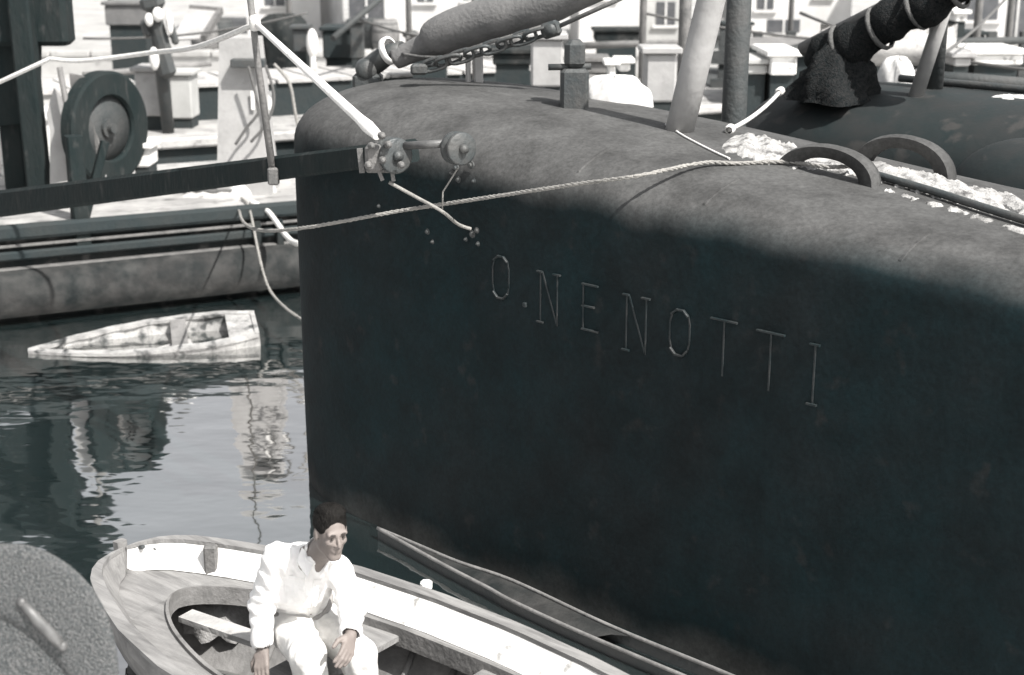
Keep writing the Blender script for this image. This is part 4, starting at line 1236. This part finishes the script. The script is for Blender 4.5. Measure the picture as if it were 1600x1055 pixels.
# open collar: cut a notch and the neck hole
Sh.cap(neckb.lerp(headc, .28), neckb.lerp(headc, .8), .056, .075, .008, sub=True)
Sh.cap(neckb + tf * .10 + V(0, 0, .06), chest.lerp(neckb, .62) + tf * .135, .030, .012, .008, sub=True)
for a, c_ in ((rel, rwr), (lel, lwr)):
    e_ = a.lerp(c_, .82); Sh.cap(e_, c_, .036, .036, .004, sub=True)
# folds
P = Sh.pts(tuple(slice(0, k) for k in Sh.n))
sp_ = np.array(pel); bd_ = np.array((chest - pel).normalized()); q_ = P - sp_
hh = q_ @ bd_; ang_ = np.arctan2(q_ @ np.array(tlft), q_ @ np.array(tf))
Sh.F += (.0065 * np.sin(ang_ * 17 + 2 * np.sin(ang_ * 5)) * np.exp(-((hh - .12) / .07) ** 2)).astype(np.float32)
for a, b, c_ in ((rsh, rel, rwr), (lsh, lel, lwr)):
    D_ = P - np.array(b); dv = np.array((c_ - a).normalized()); t_ = D_ @ dv; r_ = np.linalg.norm(D_, axis=-1)
    sd_ = D_ @ np.array(tlft)
    Sh.F += (.0055 * np.sin(t_ * 105 + sd_ * 55 + 1.5 * np.sin(sd_ * 60)) * np.exp(-(r_ / .11) ** 2)).astype(np.float32)
    D_ = P - np.array(a); r_ = np.linalg.norm(D_, axis=-1)
    Sh.F += (.0035 * np.sin((D_ @ np.array(tlft)) * 120 + (D_[..., 2]) * 60) * np.exp(-((r_ - .10) / .06) ** 2)).astype(np.float32)
Sh.F += (.0016 * np.sin(P[..., 0] * 60 + P[..., 2] * 85 + 2.0 * np.sin(P[..., 1] * 34)) * np.sin(P[..., 2] * 27 + P[..., 0] * 21) + .0014 * np.sin(P[..., 1] * 75 + P[..., 2] * 70 + 3 * np.sin(P[..., 0] * 40))).astype(np.float32)
shirt = Sh.build('shirt', M['shirt'], body_o)
# collar flaps, pocket, belt
for sg in (-1, 1):
    a = neckb + tlft * (sg * .035) + tf * .075 + V(0, 0, .055); mb = MB()
    poly = [neckb + tlft * (sg * .065) + tf * .02 + V(0, 0, .075), neckb + tlft * (sg * .03) + tf * .088 + V(0, 0, .03), neckb + tlft * (sg * .075) + tf * .115 + V(0, 0, -.025), neckb + tlft * (sg * .10) + tf * .055 + V(0, 0, .03)]
    mb.prism(poly, tf * .01 + V(0, 0, .008)); mb.build('collar', M['shirt'], shirt)
# trousers
Tr = Field(lo, hi, .0062)
Tr.cap(pel - V(0, 0, .03), pel + (chest - pel) * .30, .142, .137, .05, flat=(tf, 1.12))
for a, b, c_ in ((rhip, rkn, ran), (lhip, lkn, lan)):
    Tr.cap(a, b, .108, .080, .05); Tr.cap(b, c_, .078, .070, .025); Tr.cap(c_ + V(0, 0, .02), c_, .07, .072, .01)
P = Tr.pts(tuple(slice(0, k) for k in Tr.n))
for a, b, c_ in ((rhip, rkn, ran), (lhip, lkn, lan)):
    D_ = P - np.array(b); r_ = np.linalg.norm(D_, axis=-1); t_ = D_ @ np.array((b - a).normalized())
    Tr.F += (.0045 * np.sin(t_ * 85 + D_[..., 0] * 45) * np.exp(-(r_ / .10) ** 2)).astype(np.float32)
    D_ = P - np.array(a); r_ = np.linalg.norm(D_, axis=-1)
    Tr.F += (.006 * np.sin((D_ @ np.array(tlft)) * 75 + D_[..., 2] * 50) * np.exp(-((r_ - .12) / .07) ** 2)).astype(np.float32)
Tr.F += (.0025 * np.sin(P[..., 1] * 70 + P[..., 2] * 40 + 2.5 * np.sin(P[..., 0] * 30)) * np.sin(P[..., 0] * 38 + P[..., 2] * 22)).astype(np.float32)
trs = Tr.build('trousers', M['trousers'], body_o)
bc = pel + (chest - pel) * .40; bd = (chest - pel).normalized()
mb = MB(); pts = []
for k in range(37):
    a = 2 * PI * k / 36; pts.append(bc + tlft * (math.cos(a) * .146) + (tf - bd * tf.dot(bd)).normalized() * (math.sin(a) * .126))
mb.tube(pts, .014, 8, caps=False); mb.build('belt', M['belt'], trs)
# hair
Ha = Field([headc[i] - .18 for i in range(3)], [headc[i] + .18 for i in range(3)], .0045)
Ha.rs = HS
Ha.ell(H(-.022, 0, .036), (hf, hl, hu), (.102, .0815, .088), .02)
Ha.ell(H(.0, .012, .108), (hf, hl, hu), (.062, .056, .024), .03)
Ha.ell(H(.110, 0, -.005), (hf, hl, hu), (.078, .085, .094), .012, sub=True)
Ha.ell(H(-.0, 0, -.09), (hf, hl, hu), (.13, .12, .075), .015, sub=True)
P = Ha.pts(tuple(slice(0, k) for k in Ha.n))
Ha.F += (.0012 * np.sin(P[..., 0] * 160 + P[..., 2] * 60) * np.sin(P[..., 1] * 120 + P[..., 2] * 90)).astype(np.float32)
Ha.build('hair', M['hair'], skin_o)
# swept hair strands
hair_b = MB(); rs_ = random.Random(3)
for k in range(420):
    l0 = rs_.uniform(-.062, .062); f0 = rs_.uniform(-.07, .052); 
    pts_ = []
    for j in range(5):
        f_ = f0 - j * .017 * rs_.uniform(.8, 1.2); l_ = l0 * (1 + .05 * j) + rs_.uniform(-.002, .002) + .004 * j
        v = 1 - (l_ / .083) ** 2 - ((f_ + .022) / .104) ** 2
        if v < .02: break
        z_ = .036 + .0885 * math.sqrt(v) + .010 * max(0, 1 - (f_ / .062) ** 2 - ((l_ - .012) / .056) ** 2)
        pts_.append(H(f_, l_, z_ + .002 + .003 * math.sin(j * .8)))
    if len(pts_) > 2: hair_b.tube(pts_, [.0022] * (len(pts_) - 1) + [.0008], 4, caps=False)
hair_b.build('hair_strands', M['hair'], skin_o)
# shirt placket and pocket laid on the cloth
from mathutils.bvhtree import BVHTree
me_ = shirt.data; off_ = Vector(body_o.location)
bv = BVHTree.FromPolygons([v.co + off_ for v in me_.vertices], [tuple(p.vertices) for p in me_.polygons])
def onshirt(p, lift=.002):
    h_ = bv.ray_cast(p + tf * .5, -tf)
    return (h_[0] + h_[1] * lift) if h_[0] else p
pl_a = chest.lerp(neckb, .45) + tlft * .01; pl_b = pel + (chest - pel) * .45 + tlft * .015
rows = []
for i in range(15):
    c_ = pl_a.lerp(pl_b, i / 14); rows.append([onshirt(c_ + tlft * x, l) for x, l in ((-.017, -.003), (-.015, .003), (.015, .003), (.017, -.003))])
mb = MB(); mb.grid(rows, smooth=False); mb.build('placket', M['shirt'], shirt)
for i in (3, 7, 11):
    c_ = onshirt(pl_a.lerp(pl_b, i / 14), .004); mb = MB(); mb.ball(c_, .0045, 8, 5); mb.build('button', M['trousers'], shirt)
pk = chest.lerp(neckb, .22) - tlft * .075
rows = [[onshirt(pk + tlft * x + V(0, 0, z), l if abs(z) < .04 else -.002) for x, l in ((-.042, -.003), (-.039, .004), (0, .004), (.039, .004), (.042, -.003))] for z in (.045, .039, .02, 0, -.02, -.039, -.045)]
mb = MB(); mb.grid(rows, smooth=False); mb.build('pocket', M['shirt'], shirt)
for sg in (-1, 1):
    mb = MB(); mb.ball(H(.0865, sg * .031, .001), 1, 12, 8, (.007, .007, .0035)); mb.build('eye', M['eye'], skin_o)
    mb = MB(); mb.tube([H(.087, sg * .014, .020), H(.090, sg * .03, .025), H(.078, sg * .05, .020)], [.003, .0042, .002], 7); mb.build('eyebrow', M['brow'], skin_o)
mb = MB(); mb.tube([H(.079, -.020, -.074), H(.0868, 0, -.0742), H(.079, .020, -.074)], [.0015, .0022, .0015], 7); mb.build('lips', M['lip'], skin_o)
for c_ in (ran, lan):
    mb = MB(); mb.tube([c_ - tf * .07 - V(0, 0, .045), c_ + tf * .02 - V(0, 0, .04), c_ + tf * .12 - V(0, 0, .05), c_ + tf * .19 - V(0, 0, .058)], [.034, .048, .044, .022], 12, flat=.8); mb.build('shoe', M['shoe'], body_o)

# ================================================================== FOREGROUND leather piece overlying the view at lower left, rebuilt as an invented hoop
DEP = 4.2
out = [(-260, 900), (-150, 862), (-60, 850), (0, 849), (45, 852), (92, 872), (135, 908), (165, 955), (181, 1010), (186, 1070), (184, 1180), (180, 1300)]
inn = [(-260, 1060), (-150, 985), (-60, 950), (0, 966), (40, 990), (75, 1022), (100, 1050), (120, 1090), (128, 1130), (132, 1180), (134, 1240), (136, 1300)]
hoop = thing('leather_overlay', 'grey pebbled leather piece with a raised metal bar overlying the lower left corner, built as an invented hoop', 'leather piece', U(0, 1300, Y=DEP))
tow = (V(0, 0, CAM_H) - U(60, 960, Y=DEP)).normalized()
mb = MB(); rows = []
so = smooth_path([U(x, y, Y=DEP) for x, y in out], 5); si = smooth_path([U(x, y, Y=DEP) for x, y in inn], 5)
for a, b in zip(so, si):
    row = []
    for k in range(9):
        t = k / 8; row.append(a.lerp(b, t) + tow * (.012 * (1 - abs(2 * t - 1) ** 4)))
    row += [b - tow * .012, a - tow * .012]
    rows.append(row)
mb.grid(rows, closed=True); mb.build('leather', M['leather'], hoop)
mb = MB(); cpt = U(-120, 1150, Y=DEP)
for a, b in zip(si[:-1], si[1:]):
    mb.add([a - tow * .004, b - tow * .004, cpt - tow * .004, a - tow * .02, b - tow * .02, cpt - tow * .02], [(0, 1, 2), (5, 4, 3)])
mb.build('lining', M['leather'], hoop, recalc=False)
mb = MB(); pts = [U(34, 941, Y=DEP), U(56, 966, Y=DEP), U(80, 991, Y=DEP), U(97, 1009, Y=DEP)]
mb.tube([p + tow * .012 for p in pts], [.014, .021, .022, .017], 14)
mb.ball(pts[0] + tow * .012, .017, 12, 8); mb.ball(pts[3] + tow * .012, .019, 12, 8)
mb.build('metal_bar', M['steelbar'], hoop)
a = U(-260, 980, Y=DEP); b = U(158, 1300, Y=DEP)
mb = MB(); mb.bar(V(a.x - .3, a.y, b.z - .06), V(b.x + .25, b.y, b.z - .06), .14, .12, bev=.1); mb.bar(V(a.x, a.y, b.z - .05), a, .05, .05, up=V(0, 1, 0)); 
mb.bar(V(b.x - .1, b.y, -.4), V(b.x - .1, b.y, b.z - .1), .14, .14, up=V(0, 1, 0), bev=.1)
mb.bar(V(a.x - .1, b.y, -.4), V(a.x - .1, b.y, b.z - .1), .14, .14, up=V(0, 1, 0), bev=.1)
mb.build('added_stand', M['darktimber'], hoop)  # invented support, out of view, added to carry the leather piece

# ================================================================== FAR SHORE
def shed(name, label, x0, x1, y0, dep, h, m, wins=(), door=None, roof='flat', cat='shed', zb=.7):
    root = thing(name, label, cat, ((x0 + x1) / 2, y0 + dep / 2, zb))
    mb = MB(); mb.prism([V(x0, y0, zb - .3), V(x1, y0, zb - .3), V(x1, y0 + dep, zb - .3), V(x0, y0 + dep, zb - .3)], V(0, 0, h + .3)); mb.build('wall', m, root)
    mb = MB(); rz = zb + h
    mb.prism([V(x0 - .2, y0 - .25, rz + .003), V(x0 - .2, y0 + dep + .25, rz + .003), V(x0 - .2, y0 + dep / 2, rz + .9)], V(x1 - x0 + .4, 0, 0)); mb.build('roof', M['greywall'], root)
    for wx, wz, ww, wh in wins:
        mb = MB(); mb.box((wx, y0 - .003, wz), (ww, .05, wh)); wo_ = mb.build('window', M['window'], root)
        mb = MB(); mb.box((wx, y0 - .04, wz - wh / 2 - .05), (ww + .2, .12, .07)); mb.box((wx, y0 - .035, wz), (.05, .04, wh)); mb.build('sill', M['whitewall'], wo_)
    return root
def X(px, Y, z=1.5): return (px - 800) / FPX * (Y * CP + (CAM_H - z) * SP)
Y0 = 38.0
shed('white_shed', 'long white shed on the quay behind the bitt', X(905, Y0), X(1005, Y0), Y0, 6, 4.2, M['whitewall'], [(X(945, Y0), 2.35, .5, .6)])
shed('white_shed', 'tall white house on the quay behind the canvas-covered spar', X(560, 41), X(760, 41), 41, 6, 5.5, M['whitewall'], [(X(573, 41), 1.55, 1.0, .7), (X(665, 41), 2.4, .45, 1.2), (X(735, 41), 2.3, .4, .9)])
shed('white_shed', 'white house with grey base right of the leaning spar', X(1168, 40), X(1330, 40), 40, 6, 4.8, M['whitewall'], [(X(1195, 40), 1.9, .45, .5), (X(1285, 40), 2.3, .4, .6), (X(1225, 40), 1.2, .9, .35)])
shed('white_shed', 'white shed with dark doorway at the upper right corner', X(1480, 37), X(1680, 37), 37, 6, 4.2, M['whitewall'], [(X(1530, 37), 1.9, .9, .7), (X(1588, 37), 1.8, .5, 1.6)])
shed('grey_shed', 'pale grey shed between the white shed and the leaning spar', X(1010, 39), X(1070, 39), 39, 5, 3.6, M['greywall'], [(X(1040, 39), 1.6, .5, .6)])
shed('white_shed', 'low white shed at the top left behind the far barge', X(385, 44), X(500, 44), 44, 6, 4.5, M['whitewall'], [(X(430, 44), 1.8, .6, .5)])
# trestle wharf on the right
tw = thing('timber_wharf', 'dark timber wharf with posts and rails across the upper right', 'wharf', (X(1400, 26), 26, 0))
for k in range(12):
    px = 1130 + k * 52
    x = X(px, 26); mb = MB(); mb.bar(V(x, 26, -.5), V(x, 26, 2.0), .16, .16, up=V(0, 1, 0)); mb.build('post', M['darktimber'], tw)
for z in (.55, 1.05, 1.55):
    mb = MB(); mb.bar(V(X(1110, 26), 25.9, z), V(X(1760, 26), 25.9, z), .08, .24); mb.build('rail', M['darktimber'], tw)
for k in range(16):
    mb = MB(); mb.bar(V(X(1110, 26), 26.2 + k * .22, 1.0), V(X(1760, 26), 26.2 + k * .22, 1.0), .205, .06); mb.build('plank', M['darktimber'], tw)
dl = box_barge('dark_lighter', 'high-sided dark lighter lying behind the furled boom', V(X(1165, 23.5), 23.2, 0), V(1, 0, 0), V(0, 1, 0), 3.6, 2.0, 1.95, M['darkside'], M['greywood'], strakes=[(1.85, .16, .1, M['bargeside']), (1.3, .1, .08, M['rusty'])], plankw=.5)
# moored boats and goods on the right
def skiff_far(px, py, Y, L_, label, m):
    c = U(px, py, Y=Y); mb = MB(); rows = []
    for i in range(17):
        t = -1 + i / 8; w_ = .45 * (1 - abs(t) ** 2.2) + .02; z = .12 * t * t
        rows.append([c + V(t * L_ / 2, -w_, .28 + z), c + V(t * L_ / 2, -w_ * .7, -.05), c + V(t * L_ / 2, 0, -.12), c + V(t * L_ / 2, w_ * .7, -.05), c + V(t * L_ / 2, w_, .28 + z), c + V(t * L_ / 2, w_ * .8, .2 + z), c + V(t * L_ / 2, 0, .1 + z), c + V(t * L_ / 2, -w_ * .8, .2 + z)])
    mb.grid(rows, closed=True); return single(mb, 'white_boat', m, label, 'boat')
skiff_far(1385, 88, 18, 1.7, 'pale boat end showing right of the net heap', M['palewood'])
crate(1203, 1246, 88, 118, 16.5, 1.0, M['white'], 'white_cabin', 'small white cabin left of the net heap', 'cabin')
crate(1165, 1200, 100, 116, 16.6, .8, M['greywall'], 'grey_locker', 'small grey locker beside the white cabin', 'locker')
crate(1520, 1600, 85, 102, 17.5, 1.0, M['white'], 'white_deckhouse', 'long white deckhouse at the right edge', 'deckhouse')
crate(1490, 1518, 90, 104, 17.2, .6, M['palegrey'], 'pale_box', 'small pale box left of the long white deckhouse', 'box')
crate(1492, 1512, 22, 34, 22.5, .6, M['white'], 'white_crate', 'small white crate high behind the slim leaning strut', 'crate')
rb = box_barge('grey_barge', 'grey flat barge in front of the timber wharf', V(3.6, 17, 0), V(1, -.05, 0).normalized(), V(.05, 1, 0).normalized(), 14, 3.0, .85, M['bargeside'], M['greywood'], strakes=[(.8, .15, .1, M['darkside'])], plankw=.5)
# barge behind the bitt
cb = box_barge('centre_barge', 'pale barge seen over the bow between the spar and the bitt', V(-2.6, 18, 0), V(1, .08, 0).normalized(), V(-.08, 1, 0).normalized(), 5.6, 4.0, .95, M['bargeside'], M['deckwhite'], strakes=[(.88, .1, .1, M['palewood'])], plankw=.5)
crate(830, 880, 62, 136, 15.2, .5, M['palegrey'], 'pale_locker', 'pale upright locker left of the bitt', 'locker')
crate(1008, 1058, 84, 160, 14.2, .4, M['palegrey'], 'pale_cabinet', 'pale cabinet left of the leaning spar', 'cabinet')
crate(950, 962, 102, 124, 16.2, .2, M['white'], 'white_drum', 'narrow white drum behind the cloth bundle', 'drum')
crate(966, 985, 99, 112, 17, .3, M['white'], 'white_bin', 'small white bin beside the narrow white drum', 'bin')
crate(770, 832, 84, 102, 19.2, .7, M['bargeside'], 'dark_hatch', 'dark grey hatch box behind the block and tackle', 'hatch')
crate(912, 948, 97, 116, 18.3, .5, M['rusty'], 'grey_hatch', 'low grey hatch box right of the bitt', 'hatch')
def barrel(px, py, Y, r, h, label, m):
    c = V(X(px, Y, 1.0), Y, .70); root = thing('barrel', label, 'barrel', c)
    mb = MB(); mb.lathe(c, (0, 0, 1), [(0, .001), (0, r * .82), (h * .25, r * .96), (h * .5, r), (h * .75, r * .96), (h, r * .82), (h - .02, r * .78), (h - .02, .001)], 16); mb.build('staves', M[m], root)
    for k in (.12, .34, .66, .88):
        mb = MB(); rr_ = r * (.82 + .18 * math.sin(PI * k)) + .006; mb.lathe(c + V(0, 0, h * k - .015), (0, 0, 1), [(0, rr_ - .01), (0, rr_), (.03, rr_), (.03, rr_ - .01)], 16); mb.build('hoop', M['iron'], root)
for px, py, Y, lab, m in ((603, 100, 37.2, 'grey barrel nearest the gaff heel', 'greywood'), (586, 96, 37.6, 'dark barrel left of the barrel at the gaff heel', 'darktimber'), (802, 100, 37.2, 'barrel on the quay above the dark grey hatch box', 'greywood'),
                          (1092, 96, 37.2, 'barrel right of the leaning spar', 'darktimber'), (1112, 98, 37.4, 'barrel left of the timber pile', 'greywood'), (320, 66, 37.0, 'barrel on the quay right of the rigging post', 'greywood'), (345, 64, 37.5, 'dark barrel on the quay left of the stanchion', 'darktimber')):
    barrel(px, py, Y, .36, .85, lab, m)
for n_, (px, lab) in enumerate(((190, 'iron bollard on the quay edge above the windlass wheel'), (420, 'iron bollard on the quay edge right of the stanchion'), (640, 'iron bollard on the quay edge behind the gaff'), (860, 'iron bollard on the quay edge left of the bitt'), (1120, 'iron bollard on the quay edge behind the timber pile'), (1360, 'iron bollard on the quay edge behind the net heap'))):
    x = X(px, 36.4, 1); mb = MB(); mb.lathe((x, 36.9, .69), (0, 0, 1), [(0, .22), (.06, .2), (.1, .15), (.4, .14), (.46, .22), (.54, .22), (.6, .12), (.6, .001)], 14); single(mb, 'iron_bollard', M['iron'], lab, 'bollard', 'bollards along the quay edge')
for (p, q2, r, lab) in ((U(1003, 20, Y=20), U(1500, 70, Y=20), .02, 'thin dark wire strung behind the leaning spar'), (U(560, 30, Y=23), U(820, 70, Y=20), .02, 'thin dark wire slanting behind the gaff'), (U(130, 60, Y=22), U(480, 20, Y=22), .02, 'thin dark wire strung above the guy line'), (U(1250, 20, Y=19), U(1620, 110, Y=17), .022, 'thin wire sloping down to the right edge'), (U(1570, 0, Y=18), U(1380, 135, Y=14), .018, 'slack wire crossing behind the slim strut')):
    mb = MB(); mb.tube(sag(p, q2, .12), r, 6); single(mb, 'rigging_wire', M['darkrope'], lab, 'wire')
for (p, q2, r, m, lab) in ((U(520, 60, Y=22), U(640, -40, Y=24), .05, 'darktimber', 'dark slanting spar rising behind the dark crate'), (U(1180, 95, Y=19), U(1420, 25, Y=20), .06, 'darktimber', 'dark slanting spar behind the furled boom'), (U(1385, 70, Y=18.5), U(1640, 62, Y=18.5), .06, 'darktimber', 'dark level spar crossing the upper right'), (U(1400, 118, Y=15.5), U(1640, 132, Y=15), .07, 'darktimber', 'low dark spar lying above the dark barge at right'), (U(840, 118, Y=16), U(1000, 128, Y=16), .05, 'rusty', 'grey spar lying behind the bitt'), (U(130, 118, Y=21), U(330, 100, Y=22), .05, 'greywood', 'grey spar lying on the second barge'), (U(900, 72, Y=24), U(1060, 66, Y=24), .06, 'rusty', 'grey level spar in front of the long white shed')):
    mb = MB(); mb.tube([p, p.lerp(q2, .5), q2], [r, r, r * .7], 10); single(mb, 'spare_spar', M[m], lab, 'spar')
crate(1130, 1175, 40, 62, 28, .6, M['darkside'], 'dark_chest', 'dark chest on the wharf behind the timber pile', 'chest')
crate(1500, 1540, 55, 76, 24.5, .6, M['darkside'], 'dark_chest', 'dark chest on the wharf at the upper right', 'chest')
crate(640, 700, 62, 84, 22, .6, M['rusty'], 'grey_chest', 'grey chest half hidden behind the chain', 'chest')
crate(930, 1000, 50, 66, 30, .8, M['bargeside'], 'dark_stack', 'low dark stack in front of the long white shed', 'stack')
# masts in the background
for px, Y, r, lab in ((455, 30, .06, 'thin mast rising above the engine box'), (640, 27, .06, 'thin mast behind the barrels by the gaff heel'), (180, 30, .06, 'thin mast at upper left beside the covered cargo'), (1232, 30, .06, 'thin mast left of the furled boom'), (1400, 28, .06, 'thin mast between boom and slim strut'), (1003, 20, .055, 'thin grey mast behind the pale cabinet'), (1068, 16, .075, 'grey mast directly left of the leaning spar'), (1522, 21, .06, 'thin dark mast in front of the timber wharf'), (1572, 24, .06, 'thin mast at the upper right corner'), (742, 22, .05, 'thin mast behind the canvas-covered spar')):
    p = U(px, 100, Y=Y); mb = MB(); mb.tube([V(p.x, p.y, -.2), V(p.x, p.y, 6)], [r, r * .85], 10); single(mb, 'mast', M['rusty'], lab, 'mast', 'thin masts in the background')

for o in list(bpy.data.objects):
    if '_b' in o: del o['_b']
